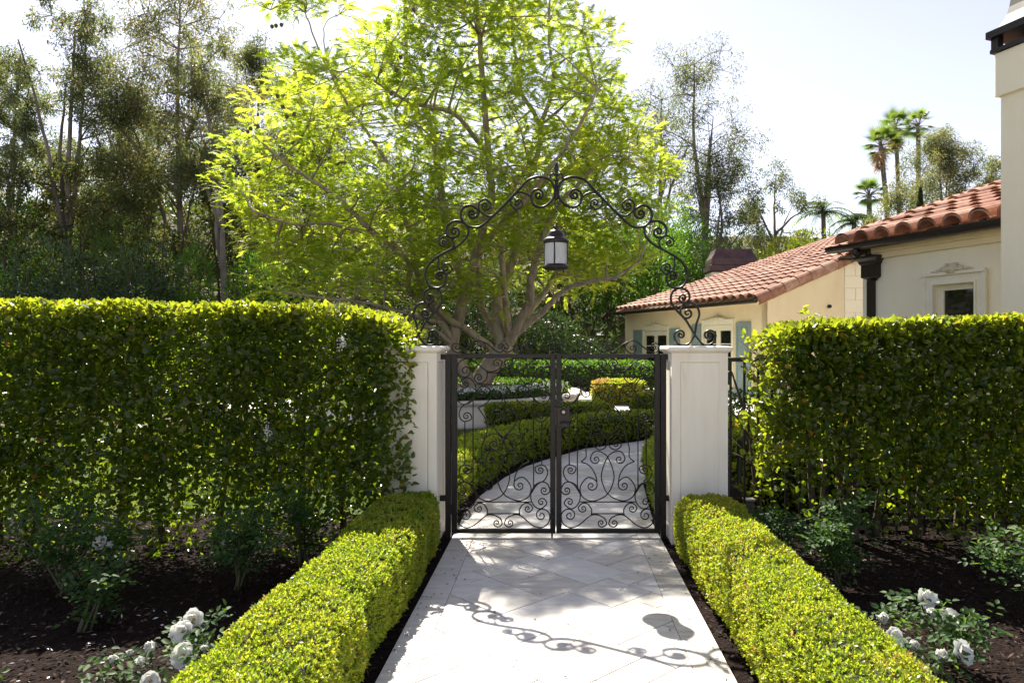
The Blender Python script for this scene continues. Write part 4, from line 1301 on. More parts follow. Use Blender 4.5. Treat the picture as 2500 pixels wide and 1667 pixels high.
rose('rose bush without blooms behind the far end of the left box row', (-1.75, 5.0, 0), 5, 130, .2, .5, [], 5)
rose('young rose shoot with pale leaves at the very edge of the left bed', (-2.42, 3.02, 0), 2, 8, .1, .2, [], 12)
rose('bare-caned rose bush low in the left bed below the tall one', (-2.55, 3.9, 0), 4, 90, .25, .3, [], 13)
rose('sprawling rose bush with many white blooms in the sunny right bed', (1.92, 3.5, 0), 6, 120, .22, .28,
     [(F(2258, 1462, 3.5), .115, 1), (F(2265, 1500, 3.45), .1, .5), (F(2150, 1512, 3.4), .12, .5), (F(2316, 1512, 3.5), .105, 1), (F(2180, 1556, 3.3), .10, 1), (F(2228, 1576, 3.25), .105, .5), (F(2298, 1606, 3.2), .12, .5), (F(2348, 1592, 3.22), .11, 1), (F(2255, 1640, 3.1), .08, .5)], 6)
rose('leafy rose bush without blooms under the right hedge, nearest the box row', (1.78, 4.55, 0), 7, 240, .26, .55, [], 7)
rose('wide dark rose bush without blooms in the right bed', (2.75, 4.0, 0), 7, 240, .42, .55, [], 8)
rose('small rose bush with one white bloom in front of the grey box light', (1.62, 5.25, 0), 5, 120, .2, .3, [(F(1874, 1264, 5.2), .075, .5)], 9)
rose('dark rose bush without blooms at the right edge of the right bed', (3.3, 4.6, 0), 6, 200, .35, .5, [], 10)

# fallen petals
n = 90
q = np.column_stack([rng.uniform(-3.2, -1.35, n), rng.uniform(2.9, 4.2, n), np.full(n, .014)])
o = cloud('fallen_petals', None, q, rand_unit(n) * np.array([1, 1, .2]), rand_unit(n) * .4 + np.array([0, 0, 1]), rng.uniform(.012, .035, n), rng.uniform(.008, .018, n), T_DIA, M['petal'])
tag(o, 'scattered fallen white petals on the dark mulch', 'petals')
# ---------------------------------------------------------------- the house
UP = Vector((0, 0, 1))
def barrel_tile(L, r0, r1, th=0.016, seg=7, close=True):
    "half-round clay tile: x runs up the slope, lower end wider"
    vv = []; ff = []
    for x, r_ in ((0, r0), (L, r1)):
        for rr in (r_, r_ - th):
            for k in range(seg + 1):
                t = math.pi * k / seg
                vv.append((x, rr * math.cos(t), rr * math.sin(t) * 0.86))
    n = seg + 1
    for k in range(seg):
        ff.append((k, k + 1, 2 * n + k + 1, 2 * n + k)[::-1])
        ff.append((n + k, n + k + 1, 3 * n + k + 1, 3 * n + k))
        ff.append((k, k + 1, n + k + 1, n + k))
        ff.append((2 * n + k, 2 * n + k + 1, 3 * n + k + 1, 3 * n + k)[::-1])
    ff.append((0, n, 3 * n, 2 * n)); ff.append((seg, n + seg, 3 * n + seg, 2 * n + seg)[::-1])
    return MB().add(vv, ff).mesh('roof_tile', M['tile'], False)

def frame(o, x, z):
    x = x.normalized(); y = z.cross(x).normalized(); z = x.cross(y)
    m = Matrix(((x.x, y.x, z.x), (x.y, y.y, z.y), (x.z, y.z, z.z))).to_4x4(); m.translation = o
    return m

def gutter(name, parent, a, b_, out, r_=0.075, mat='iron_brown'):
    "half-round gutter from a to b_, out = horizontal outward direction"
    ax = (b_ - a).normalized()
    vv = []; n = 9
    prof = [(-r_, 0.0), (-r_, 0.012)] 
    pts = []
    for k in range(n):
        t = math.pi + math.pi * k / (n - 1)
        pts.append((r_ * math.cos(t), r_ * 1.1 * math.sin(t)))
    pts = [(-r_ , 0.0)] + pts[1:-1] + [(r_, 0.0), (r_ + .012, 0.0), (r_ + .012, 0.016), (r_ - 0.004, 0.016), (r_ - 0.012, 0.0)] + [(x * .9, y * .9) for x, y in pts[1:-1][::-1]] + [(-r_ * .9, 0.0)]
    m = len(pts)
    for o in (a, b_):
        for x, y in pts:
            vv.append(o + out * x + UP * y)
    ff = [(k, (k + 1) % m, m + (k + 1) % m, m + k) for k in range(m)]
    ff += [tuple(range(m))[::-1], tuple(m + k for k in range(m))]
    # closed ends
    mb = MB().add(vv, ff)
    for o in (a, b_):
        e = [o + out * (r_ * math.cos(math.pi + math.pi * k / 8)) + UP * (r_ * 1.1 * math.sin(math.pi + math.pi * k / 8)) for k in range(9)]
        e2 = [q + ax * 0.004 for q in e]
        mb.add(e + e2, [tuple(range(9)), tuple(range(9, 18))[::-1]])
    return mb.build(name, M[mat], parent)

# ---- low wing with the shuttered doors
R0 = Vector((5.55, 18.94, 0)); L0 = Vector((2.635, 27.6, 0))
WL = (L0 - R0).length
wd = (L0 - R0).normalized(); wu = Vector((wd.y, -wd.x, 0)); 
def wing_t(px):
    k = (px - CX) / FPX
    # R0 + wd*t : x = k*y
    return (R0.x - k * R0.y) / (k * wd.y - wd.x)
def wing_z(px, py):
    t = wing_t(px); Y = R0.y + wd.y * t
    return EYE - (py - CY) / FPX * Y
EZ = 2.80
wing = empty('house_wing', R0, 'low cream stucco house wing with grey-blue shutters, double doors and a tiled roof', 'house')
doors = [(wing_t(1793), wing_t(1715)), (wing_t(1633), wing_t(1570))]
dz = [wing_z(1755, 786), wing_z(1600, 801)]
TH = 0.25
wall = MB()
edges = [0.0]
for (a, b_) in doors: edges += [a + 0.09, b_ - 0.09]
edges.append(WL)
for i in range(0, len(edges), 2):
    wall.boxf(R0, wd, wu, UP, (edges[i], edges[i + 1], 0, TH, -0.03, EZ - 0.05))
for (a, b_), z in zip(doors, dz):
    wall.boxf(R0, wd, wu, UP, (a + 0.09, b_ - 0.09, 0, TH, z - 0.09, EZ - 0.05))
wall.build('front_wall', M['stucco'], wing)
SN, SF, SMAX = 0.40, 0.315, 10.6
def slope(t): return SN + (SF - SN) * min(1, max(0, t / WL))
def roofpt(s_, t): return R0 + wd * t + wu * s_ + UP * (EZ + slope(t) * s_)
# gable end wall
gw = MB()
g0, g1 = 0.0, 2.45
pts = [(0.0, -0.03), (g1, -0.03), (g1, EZ + SN * g1 - 0.03), (0.0, EZ - 0.06)]
vv = [R0 + wu * a + UP * z + wd * 0.002 for a, z in pts] + [R0 + wu * a + UP * z + wd * 0.25 for a, z in pts]
gw.add(vv, [(0, 1, 2, 3), (7, 6, 5, 4), (1, 5, 6, 2), (0, 3, 7, 4)])
gw.build('gable_wall', M['stucco'], wing)
bw = MB()
bw.boxf(R0, wd, wu, UP, (0.3, WL - .002, SMAX - 0.2, SMAX, -0.03, EZ + SF * SMAX - .1)); bw.boxf(R0, wd, wu, UP, (WL - 0.2, WL - 0.003, TH + .003, SMAX - .21, -0.03, EZ - .06))
bw.build('rear_wall', M['stucco'], wing)
# cove under the eave
cv = MB()
cv.boxf(R0, wd, wu, UP, (0.0, WL, -0.09, -0.002, EZ - 0.20, EZ - 0.07)); cv.build('eave_moulding', M['stucco'], wing)
# roof deck with sunken pans
deck = MB(); vv = []; nt_, ns_ = 96, 2
for i in range(nt_ + 1):
    t = -0.10 + (WL + 0.2) * i / nt_
    for s_ in (-0.34, SMAX):
        vv.append(roofpt(s_, t) + UP * (0.012 - 0.03 * (i % 2)))
for i in range(nt_ + 1):
    t = -0.10 + (WL + 0.2) * i / nt_
    for s_ in (-0.34, SMAX):
        vv.append(roofpt(s_, t) - UP * 0.07)
k = 2 * (nt_ + 1)
ff = [(2 * i, 2 * i + 1, 2 * i + 3, 2 * i + 2) for i in range(nt_)] + [(k + 2 * i, k + 2 * i + 2, k + 2 * i + 3, k + 2 * i + 1) for i in range(nt_)]
ff += [(2 * i, 2 * i + 2, k + 2 * i + 2, k + 2 * i) for i in range(nt_)] + [(0, k, k + 1, 1), (2 * nt_, 2 * nt_ + 1, k + 2 * nt_ + 1, k + 2 * nt_)]
roofw = deck.add(vv, ff).build('roof', M['mortar'], wing)
tile_a = barrel_tile(0.50, 0.165, 0.135, seg=6)
tr = random.Random(4)
NCOL = 23
spots = []
for j in range(NCOL):
    t = -0.02 + (WL + 0.04) * (j + 0.5) / NCOL - 0.0
    for i in range(26):
        s_ = -0.40 + 0.415 * i
        if s_ > SMAX - .4: continue
        a = roofpt(s_, t); b_ = roofpt(s_ + 0.45, t)
        x = (b_ - a).normalized(); x = (x - UP * 0.05 + wd * tr.uniform(-.012, .012)).normalized()
        spots.append((a + UP * (0.055 + tr.uniform(-.006, .006)), x, (a.xy.length)))
spots.sort(key=lambda q: q[2])
for a, x, _ in spots[:300]:
    o = link('roof_tile', tile_a, None); o.parent = roofw
    o.matrix_parent_inverse = Matrix.Identity(4)
    o.matrix_basis = frame(a, x, UP + Vector((tr.uniform(-.03, .03), tr.uniform(-.03, .03), 0)))
vvt = np.array([v.co[:] for v in tile_a.vertices]); fft = [tuple(p.vertices) for p in tile_a.polygons]
rest = MB()
for a, x, _ in spots[300:]:
    m = frame(a, x, UP)
    rest.add([m @ Vector(v) for v in vvt], fft)
o = rest.build('roof_tiles', M['tile'], roofw); o['kind'] = 'stuff'
# rake tiles along the near gable
rk = barrel_tile(0.46, 0.17, 0.15, seg=7)
for i in range(9):
    s_ = -0.36 + 0.42 * i
    a = roofpt(s_, 0.0) + wd * 0.02 - UP * 0.02 + UP * 0.004 * (i % 2)
    x = roofpt(s_ + .4, 0) - roofpt(s_, 0)
    o = link('rake_tile', rk, None); o.parent = roofw
    z = (-wd * 0.85 + UP * 0.5)
    o.matrix_basis = frame(a, x.normalized() - UP * .02, z)
gutter('gutter', wing, R0 - wu * 0.40 + wd * -0.05 + UP * (EZ - 0.175), L0 - wu * 0.40 + wd * 0.1 + UP * (EZ - 0.175), -wu, 0.07)

def panel_door(parent, o, ax, n_out, w, h, name='door'):
    "glazed door leaf: o = lower corner on the wall plane, ax along, n_out outwards"
    st = 0.11
    fr = MB()
    d0, d1 = -0.06, -0.015
    fr.boxf(o, ax, n_out, UP, (0, st, d0, d1, 0, h)); fr.boxf(o, ax, n_out, UP, (w - st, w, d0, d1, 0, h))
    fr.boxf(o, ax, n_out, UP, (st, w - st, d0, d1, h - .16, h)); fr.boxf(o, ax, n_out, UP, (st, w - st, d0, d1, 0, 0.3))
    rows = 4
    gh = (h - .16 - .3) / rows
    for r_ in range(1, rows):
        fr.boxf(o, ax, n_out, UP, (st, w - st, d0 + .008, d1 - .006, .3 + gh * r_ - .015, .3 + gh * r_ + .015))
    d = fr.build(name, M['trim'], parent)
    for r_ in range(rows):
        MB().boxf(o, ax, n_out, UP, (st + .001, w - st - .001, -0.045, -0.036, .3 + gh * r_ + .016, .3 + gh * (r_ + 1) - .016)).build('pane', M['glass'], d)
    return d
def shutter(parent, o, ax, n_out, w, h):
    mb = MB(); st = 0.07
    mb.boxf(o, ax, n_out, UP, (0, w, 0.003, 0.03, 0, h))
    for x0, x1, z0, z1 in ((0, st, 0, h), (w - st, w, 0, h), (st, w - st, 0, .1), (st, w - st, h - .1, h), (st, w - st, h * .42, h * .42 + .09)):
        mb.boxf(o, ax, n_out, UP, (x0, x1, 0.03, 0.045, z0, z1))
    s_ = mb.build('shutter', M['shutter'], parent)
    for z0, z1 in ((.1 + .05, h * .42 - .05), (h * .42 + .14, h - .15)):
        MB().boxf(o, ax, n_out, UP, (st + .05, w - st - .05, 0.031, 0.041, z0, z1)).build('panel', M['shutter'], s_)
    return s_
def crest(parent, c, ax, n_out, w):
    "carved leaf spray over an opening"
    mb = MB()
    r = random.Random(int(w * 100))
    for k in range(26):
        t = (k / 25 - .5)
        hgt = 0.03 + 0.07 * math.cos(t * math.pi) ** 2
        p = c + ax * (t * w * .92) + n_out * 0.02
        d = (ax * math.copysign(1, t) * r.uniform(.3, 1) + UP * r.uniform(.3, 1.2)).normalized()
        q = [p, p + d * hgt * .6 + n_out * .03, p + d * hgt * 1.1 + n_out * .01]
        mb.tube(q, [hgt * .22, hgt * .30, hgt * .10], 6)
    key = [(-.06, -.03), (.06, -.03), (.085, .12), (-.085, .12)]
    vv = [c + ax * a + UP * z + n_out * d_ for d_ in (0.0, .06) for a, z in key]
    mb.add(vv, [(0, 1, 2, 3), (7, 6, 5, 4), (0, 4, 5, 1), (1, 5, 6, 2), (2, 6, 7, 3), (3, 7, 4, 0)])
    return mb.build('crest', M['crest'], parent, True)
for (a, b_), z, (s0, s1), (s2, s3) in zip(doors, dz, ((1834, 1798), (1661, 1636)), ((1713, 1690), (1568, 1548))):
    o = R0 + wd * (a + 0.09)
    w = (b_ - a - 0.18)
    sur = MB()
    sur.boxf(R0, wd, -wu, UP, (a, a + 0.09, -0.02, 0.035, 0, z)); sur.boxf(R0, wd, -wu, UP, (b_ - 0.09, b_, -0.02, 0.035, 0, z))
    sur.boxf(R0, wd, -wu, UP, (a - .02, b_ + .02, -0.02, 0.05, z + .001, z + .07)); sur.boxf(R0, wd, -wu, UP, (a + 0.09, b_ - 0.09, -0.02, 0.034, z - 0.09, z))
    su = sur.build('door_surround', M['trim'], wing)
    crest(su, R0 + wd * ((a + b_) / 2) - wu * 0.02 + UP * (z + .075), wd, -wu, (b_ - a) * .75)
    for q in (0, 1):
        dd = panel_door(wing, o + wd * (q * w / 2 + .003), wd, -wu, w / 2 - .006, z - 0.095)
    hp = o + wd * (w / 2 - .05) - wu * 0.0 + UP * 1.05
    MB().tube([hp, hp - wu * 0.03, hp - wu * .03 + wd * .1], .009, 6).build('handle', M['iron'], dd)
    shutter(wing, R0 + wd * wing_t(s0), wd, -wu, wing_t(s1) - wing_t(s0) - .02, z - .04)
    shutter(wing, R0 + wd * wing_t(s2), wd, -wu, wing_t(s3) - wing_t(s2) - .02, z - .04)
# small lamp on the gable wall
k_ = (2022 - CX) / FPX
tt = (k_ * R0.y - R0.x) / (wu.x - k_ * wu.y)
lp = R0 + wu * tt; lp.z = EYE - (748 - CY) / FPX * lp.y
MB().tube([lp, lp - wd * 0.03, lp - wd * 0.05, lp - wd * 0.09], [.03, .03, .055, .045], 12).build('wall_lamp', M['iron'], wing)
# chimney on the wing: stucco stack and flared metal hood
cc = Vector((7.55, 31.2, 0))
zz = lambda y: EYE - (y - CY) / FPX * 31.2
hw_ = 55 / FPX * 31.2
ch = MB(); ch.box((cc.x, cc.y, (zz(668) + 0) / 2), (hw_ * 2, 1.3, zz(668)), 0.0); st_ = ch.build('chimney', M['stucco_white'], wing)
hd = MB()
lv = [(1.02, zz(666)), (1.08, zz(664)), (1.08, zz(652)), (1.0, zz(650)), (1.0, zz(643)), (0.98, zz(635)), (0.85, zz(622)), (.80, zz(615)), (.78, zz(611)), (0.1, zz(609))]
vv = []
for s_, z in lv:
    for x, y in ((-1, -1), (1, -1), (1, 1), (-1, 1)):
        vv.append((cc.x + x * hw_ * s_, cc.y + y * .66 * s_, z))
ff = [(i * 4 + e, i * 4 + (e + 1) % 4, (i + 1) * 4 + (e + 1) % 4, (i + 1) * 4 + e) for i in range(len(lv) - 1) for e in range(4)] + [(0, 3, 2, 1), tuple(4 * (len(lv) - 1) + e for e in range(4))]
hd.add(vv, ff).build('hood', M['copper'], st_)

# ---- rusticated link wall between wing and near block
lk0 = R0 + wu * 2.46
zt_ = EYE - (636 - CY) / FPX * lk0.y
lw = MB().box((lk0.x + 1.2, lk0.y + .2, (zt_ - .03) / 2), (2.4, .3, zt_ + .03)).build('link_wall', M['grout_pale'] if 'grout_pale' in M else M['trim'], wing)
bh = 0.335
z = -0.0; row = 0
while z < zt_ - .1:
    hh = min(bh, zt_ - z) - .012
    x = lk0.x + (0 if row % 2 else -0.0)
    ws = [0.62, 0.62, .62, .5] if row % 2 else [0.30, 0.62, 0.62, .62]
    for w in ws:
        if x + w > lk0.x + 2.36: break
        bevel(MB().box((x + w / 2 + .02, lk0.y + .045, z + hh / 2), (w - .012, .03, hh)).build('block', M['stucco_white'], lw), .006, 1)
        x += w
    z += bh; row += 1
gutter('gutter', wing, Vector((lk0.x - .25, lk0.y - .25, zt_ + .06)), Vector((lk0.x + 1.6, lk0.y - .25, zt_ + .06)), Vector((0, -1, 0)), 0.075)
for k in range(5):
    o = link('roof_tile', tile_a, None); o.parent = roofw
    o.matrix_basis = frame(Vector((lk0.x + 0.05 + .3 * k, lk0.y - .28, zt_ + .09)), Vector((0, 1, .38)), UP)

# ---- near block with the window and the tall chimney
C0 = Vector((5.3, 12.46, 0)); bd = Vector((0.356, -0.934, 0)).normalized(); bn = Vector((bd.y, -bd.x, 0))   # bn points out, towards the path
if bn.x > 0: bn = -bn
bu = -bn
def blk_t(px):
    k = (px - CX) / FPX
    return (k * C0.y - C0.x) / (bd.x - k * bd.y)
def blk_z(px, py):
    return EYE - (py - CY) / FPX * (C0.y + bd.y * blk_t(px))
BZ = 3.2
house = empty('house', C0, 'pale stucco house block with carved window head and tall chimney, behind the right hedge', 'house')
wa, wb = blk_t(2285), blk_t(2386)
wz1 = blk_z(2330, 693); wz0 = 1.05
wl = MB()
for r_ in ((0, wa, -0.03, BZ), (wb, 7.0, -0.03, BZ), (wa, wb, -0.03, wz0), (wa, wb, wz1, BZ)):
    wl.boxf(C0, bd, bn, UP, (r_[0], r_[1], -0.28, 0, r_[2], r_[3]))
wl.build('front_wall', M['stucco_white'], house)
ew = MB()
pts = [(0.282, -0.03), (6.0, -0.03), (6.0, BZ + .36 * 5.9), (0.282, BZ + .36 * .25 - .05)]
vv = [C0 + bu * a + UP * z for a, z in pts] + [C0 + bu * a + UP * z + bd * .25 for a, z in pts]
ew.add(vv, [(0, 1, 2, 3), (7, 6, 5, 4), (0, 3, 7, 4), (1, 5, 6, 2)]); ew.build('end_wall', M['stucco_white'], house)
em = MB(); em.boxf(C0, bd, bn, UP, (-.05, 7, 0.002, 0.12, BZ - 0.17, BZ - .02)); em.boxf(C0, bd, bn, UP, (-.05, 7, 0.002, 0.07, BZ - .26, BZ - 0.171)); em.build('eave_moulding', M['stucco'], house)
BS = 0.32
def blkroof(s_, t): return C0 + bd * t + bu * s_ + UP * (BZ + .10 + BS * s_)
dk = MB(); vv = []; nn_ = 38
for i in range(nn_ + 1):
    t = -0.30 + 7.3 * i / nn_
    for s_ in (-0.30, 6.0):
        vv.append(blkroof(s_, t) - UP * .075)
for i in range(nn_ + 1):
    t = -0.30 + 7.3 * i / nn_
    for s_ in (-0.30, 6.0):
        vv.append(blkroof(s_, t) - UP * 0.12)
k = 2 * (nn_ + 1)
ff = [(2 * i, 2 * i + 1, 2 * i + 3, 2 * i + 2)[::-1] for i in range(nn_)] + [(k + 2 * i, k + 2 * i + 2, k + 2 * i + 3, k + 2 * i + 1)[::-1] for i in range(nn_)]
ff += [(2 * i, 2 * i + 2, k + 2 * i + 2, k + 2 * i)[::-1] for i in range(nn_)] + [(0, k, k + 1, 1)[::-1], (2 * nn_, 2 * nn_ + 1, k + 2 * nn_ + 1, k + 2 * nn_)[::-1]]
roofb = dk.add(vv, ff).build('roof', M['mortar'], house)
tile_b = barrel_tile(0.60, 0.172, 0.145, 0.020, 9)
tile_pan = barrel_tile(0.60, 0.155, 0.14, 0.018, 6)
sp = 0.435
for j in range(10):
    t = -0.10 + sp * j
    for i in range(12):
        s_ = -0.36 + 0.52 * i
        a = blkroof(s_, t); x = (blkroof(s_ + .5, t) - a).normalized() - UP * .055
        for lay in range(2 if (j == 0 or i == 0) else 1):
            o = link('roof_tile', tile_b, None); o.parent = roofb
            o.matrix_basis = frame(a + UP * (.052 + .03 * lay + tr.uniform(-.005, .005)), x + bd * tr.uniform(-.015, .015), UP)
        o = link('pan_tile', tile_pan, None); o.parent = roofb
        o.matrix_basis = frame(a + bd * sp / 2 + bu * .06 + UP * .062, x, -UP)
gutter('gutter', house, C0 - bd * 0.42 + bn * 0.37 + UP * (BZ - .02), C0 + bd * 7 + bn * 0.37 + UP * (BZ - .02), bn, 0.085)
# leader head and downpipe
ta = (blk_t(2126) + blk_t(2140)) / 2 + .0
hz1, hz0 = blk_z(2126, 627), blk_z(2126, 682)
hh = MB()
o_ = C0 + bd * ta
ph = hz1 - hz0
lev = [(.085, .02, hz0 - .03), (.10, .03, hz0), (.155, .08, hz0 + .02), (.165, .09, hz0 + .03), (.165, .09, hz0 + ph * .62), (.185, .11, hz0 + ph * .66), (.20, .125, hz0 + ph * .78), (.235, .16, hz0 + ph * .86), (.25, .175, hz0 + ph * .9), (.25, .175, hz1)]
vv = []
for w, dpt, z in lev:
    for a, d_ in ((-w, .005), (w, .005), (w, .03 + dpt), (-w, .03 + dpt)):
        vv.append(o_ + bd * a + bn * d_ + UP * z)
ff = [(i * 4 + e, i * 4 + (e + 1) % 4, (i + 1) * 4 + (e + 1) % 4, (i + 1) * 4 + e) for i in range(len(lev) - 1) for e in range(4)] + [(3, 2, 1, 0), tuple(4 * (len(lev) - 1) + e for e in range(4))]
hh.add(vv, ff).build('leader_head', M['iron_brown'], house)
MB().boxf(o_, bd, bn, UP, (-.055, .055, .01, .10, 0, hz0 - .031)).build('downpipe', M['iron_brown'], house)
sp1 = C0 + bd * (ta - .03) + bn * .36 + UP * (BZ - .09)
MB().tube(catmull([sp1, sp1 - UP * .1, o_ + bn * .15 + UP * (hz1 + .12), o_ + bn * .11 + UP * hz1], 4), .055, 10).build('gutter_spout', M['iron_brown'], house, True)
# window
f = MB()
sur = MB()
ow = .17
sur.boxf(C0, bd, bn, UP, (wa - ow, wa, 0.002, .05, wz0 - .1, wz1 + ow)); sur.boxf(C0, bd, bn, UP, (wb, wb + ow, 0.002, .05, wz0 - .1, wz1 + ow)); sur.boxf(C0, bd, bn, UP, (wa, wb, 0.002, .05, wz1, wz1 + ow))
for r_ in ((wa - .03, wa, .05, .075, wz0 - .1, wz1 + .03), (wb, wb + .03, .05, .075, wz0 - .1, wz1 + .03), (wa, wb, .05, .075, wz1, wz1 + .03), (wa - ow - .02, wa - ow + .04, .05, .08, wz0, wz1 + ow), (wb + ow - .04, wb + ow + .02, .05, .08, wz0, wz1 + ow), (wa - ow - .03, wb + ow + .03, 0.051, .1, wz1 + ow - .03, wz1 + ow + .015)):
    sur.boxf(C0, bd, bn, UP, r_)
su = sur.build('window_surround', M['trim'], house)
crest(su, C0 + bd * ((wa + wb) / 2) + bn * .06 + UP * (wz1 + ow + .015), bd, bn, (wb - wa) * 1.05)
MB().boxf(C0, bd, bn, UP, (wa - .22, wb + .22, 0.002, .14, wz0 - .18, wz0 - .101)).build('window_sill', M['trim'], house)
fr = MB(); st = .085
for r_ in ((wa, wa + st, wz0, wz1), (wb - st, wb, wz0, wz1), (wa + st, wb - st, wz1 - st, wz1), (wa + st, wb - st, wz0, wz0 + st)):
    fr.boxf(C0, bd, bn, UP, (r_[0], r_[1], -.12, -.06, r_[2], r_[3]))
fw_ = fr.build('window', M['trim'], house)
MB().boxf(C0, bd, bn, UP, (wa + st + .001, wb - st - .001, -.1, -.09, wz0 + st + .001, wz1 - st - .001)).build('pane', M['glass'], fw_)
# tall chimney
co = C0 + bn * 0.0; cs0, cs1 = 2.98, 4.6
cz = lambda y: EYE - (y - CY) / FPX * 9.5
chm = MB(); chm.boxf(C0, bd, bn, UP, (cs0, cs1, 0.003, .55, -.03, cz(238))); stk = chm.build('chimney', M['stucco_white'], house)
bevel(MB().boxf(C0, bd, bn, UP, (cs0 - .05, cs1 + .05, -.045, .60, cz(238), cz(132))).build('chimney_cap', M['stucco_white'], stk), .01, 2)
MB().boxf(C0, bd, bn, UP, (cs0 - .09, cs1 + .09, -.09, .64, cz(131), cz(122))).build('hood_base', M['iron'], stk)
for a in (cs0 - .08, cs0 + .72, cs1 - .02):
    for b_ in (-.08, .53):
        MB().boxf(C0, bd, bn, UP, (a, a + .1, b_, b_ + .1, cz(122), cz(95))).build('hood_post', M['iron'], stk)
MB().boxf(C0, bd, bn, UP, (cs0 - .12, cs1 + .12, -.12, .68, cz(95), cz(78))).build('hood_plate', M['iron'], stk)
MB().boxf(C0, bd, bn, UP, (cs0 + .1, cs1 - .1, .05, .47, cz(131), cz(118))).build('flue', M['black'], stk)
hv = []; lv = [(0, cz(78)), (.06, cz(73)), (.11, cz(65)), (.15, cz(53)), (.18, cz(38)), (.205, cz(20)), (.22, cz(0)), (.23, cz(-45))]
for ins, z in lv:
    for a, b_ in ((cs0 - .1 + ins * .7, -.1 + ins), (cs1 + .1 - ins * .7, -.1 + ins), (cs1 + .1 - ins * .7, .66 - ins), (cs0 - .1 + ins * .7, .66 - ins)):
        hv.append(C0 + bd * a + bn * b_ + UP * z)
MB().add(hv, [(i * 4 + e, i * 4 + (e + 1) % 4, (i + 1) * 4 + (e + 1) % 4, (i + 1) * 4 + e) for i in range(len(lv) - 1) for e in range(4)] + [tuple(28 + e for e in range(4))]).build('hood', M['hood_pale'], stk)
# ---------------------------------------------------------------- trees
def limb(mb, pts, r0, r1, n=7, per=5, wob=0.0, r=random):
    c = catmull(pts, per)
    if wob:
        c = [c[0]] + [p + Vector((r.uniform(-wob, wob), r.uniform(-wob, wob), r.uniform(-wob, wob))) for p in c[1:-1]] + [c[-1]]
    mb.tube(c, [r0 + (r1 - r0) * (i / (len(c) - 1)) ** .8 for i in range(len(c))], n)
    return c

# ---- the big feathery-leaved tree in the planter
r = random.Random(31)
TY = 16.2
big = empty('jacaranda_tree', G(1165, 955, .42), 'big multi-trunked tree with bright feathery yellow-green leaves in the round planter', 'tree')
wood = MB()
base = P(1160, 962, TY) - Vector((0, 0, .08))
skel = []
def L_(pts, r0, r1):
    w = [P(a, b_, Y) for a, b_, Y in pts]
    c = limb(wood, w, r0, r1, 9, 6, 0.015, r); skel.extend([(p, r0 + (r1 - r0) * i / len(c)) for i, p in enumerate(c) if i > 3])
    return c
wood.tube(catmull([base, P(1172, 935, TY), P(1200, 890, TY), P(1238, 838, TY)], 5), [.36, .30, .28, .26, .25, .245, .24, .235, .23, .225, .22, .22, .215, .21, .205, .2], 12)
L_([(1158, 948, 16.2), (1128, 900, 16.1), (1104, 843, 16.0), (1121, 775, 15.9), (1136, 701, 15.8), (1160, 630, 15.6), (1182, 551, 15.5), (1200, 480, 15.4), (1192, 380, 15.3), (1183, 250, 15.2), (1172, 110, 15.1), (1160, -30, 15.0), (1150, -180, 14.9)], .17, .035)
L_([(1225, 850, 16.2), (1212, 737, 16.3), (1232, 684, 16.4), (1252, 630, 16.5), (1267, 560, 16.6), (1280, 470, 16.7), (1310, 380, 16.8), (1318, 310, 16.9), (1272, 225, 17)], .15, .045)
L_([(1318, 310, 16.9), (1350, 210, 17), (1340, 90, 17.1), (1345, -40, 17.2)], .06, .02)
L_([(1272, 225, 17), (1258, 140, 17), (1250, 60, 17), (1255, -60, 17)], .05, .02)
L_([(1238, 838, 16.2), (1262, 800, 16), (1292, 737, 15.8), (1296, 684, 15.6), (1314, 612, 15.3), (1350, 520, 15.0), (1420, 440, 14.8), (1480, 370, 14.7)], .14, .03)
L_([(1240, 830, 16.2), (1319, 766, 15.8), (1373, 712, 15.5), (1441, 687, 15.2), (1500, 678, 15.0), (1560, 640, 14.9)], .09, .025)
L_([(1212, 860, 16.2), (1134, 801, 15.9), (1085, 770, 15.6), (1030, 700, 15.3), (1010, 620, 15.1), (990, 540, 15), (960, 430, 14.9), (900, 330, 14.8), (850, 260, 14.8)], .095, .025)
L_([(1110, 840, 16), (1060, 760, 15.6), (1000, 712, 15.2), (996, 640, 15), (920, 576, 14.6), (881, 564, 14.4), (793, 544, 14.2), (723, 550, 14.0), (617, 514, 13.8)], .085, .022)
L_([(1085, 790, 15.8), (1010, 770, 15), (900, 740, 14.2), (800, 730, 13.6), (700, 715, 13.4)], .05, .016)
L_([(1136, 701, 15.8), (1090, 560, 16.4), (1070, 420, 17), (1050, 300, 17.5), (1000, 180, 17.8), (990, 40, 18), (980, -100, 18.2)], .11, .025)
L_([(1160, 630, 15.6), (1230, 540, 14.6), (1300, 470, 13.6), (1400, 330, 13.2), (1460, 220, 13)], .08, .02)
L_([(850, 260, 14.8), (810, 185, 14.8), (770, 100, 14.8), (745, 30, 14.8)], .03, .012)
L_([(850, 260, 14.8), (800, 160, 15), (790, 70, 15)], .022, .01)
L_([(1280, 470, 16.7), (1400, 420, 17.5), (1500, 400, 18), (1590, 420, 18.4)], .08, .02)
L_([(1192, 380, 15.3), (1110, 280, 14.4), (1000, 250, 13.6), (900, 190, 13.2)], .06, .015)
L_([(920, 576, 14.6), (820, 480, 14.3), (700, 400, 14), (620, 330, 13.9)], .06, .015)
L_([(1245, 830, 16.2), (1235, 740, 15.6), (1225, 620, 15.0), (1235, 500, 14.6), (1290, 400, 14.3)], .10, .025)
L_([(1232, 845, 16.2), (1180, 760, 16.6), (1165, 660, 16.9), (1120, 540, 17.2), (1010, 470, 17.4)], .10, .025)
L_([(1275, 780, 16.1), (1345, 690, 16.5), (1375, 600, 16.8), (1420, 520, 17)], .08, .025)
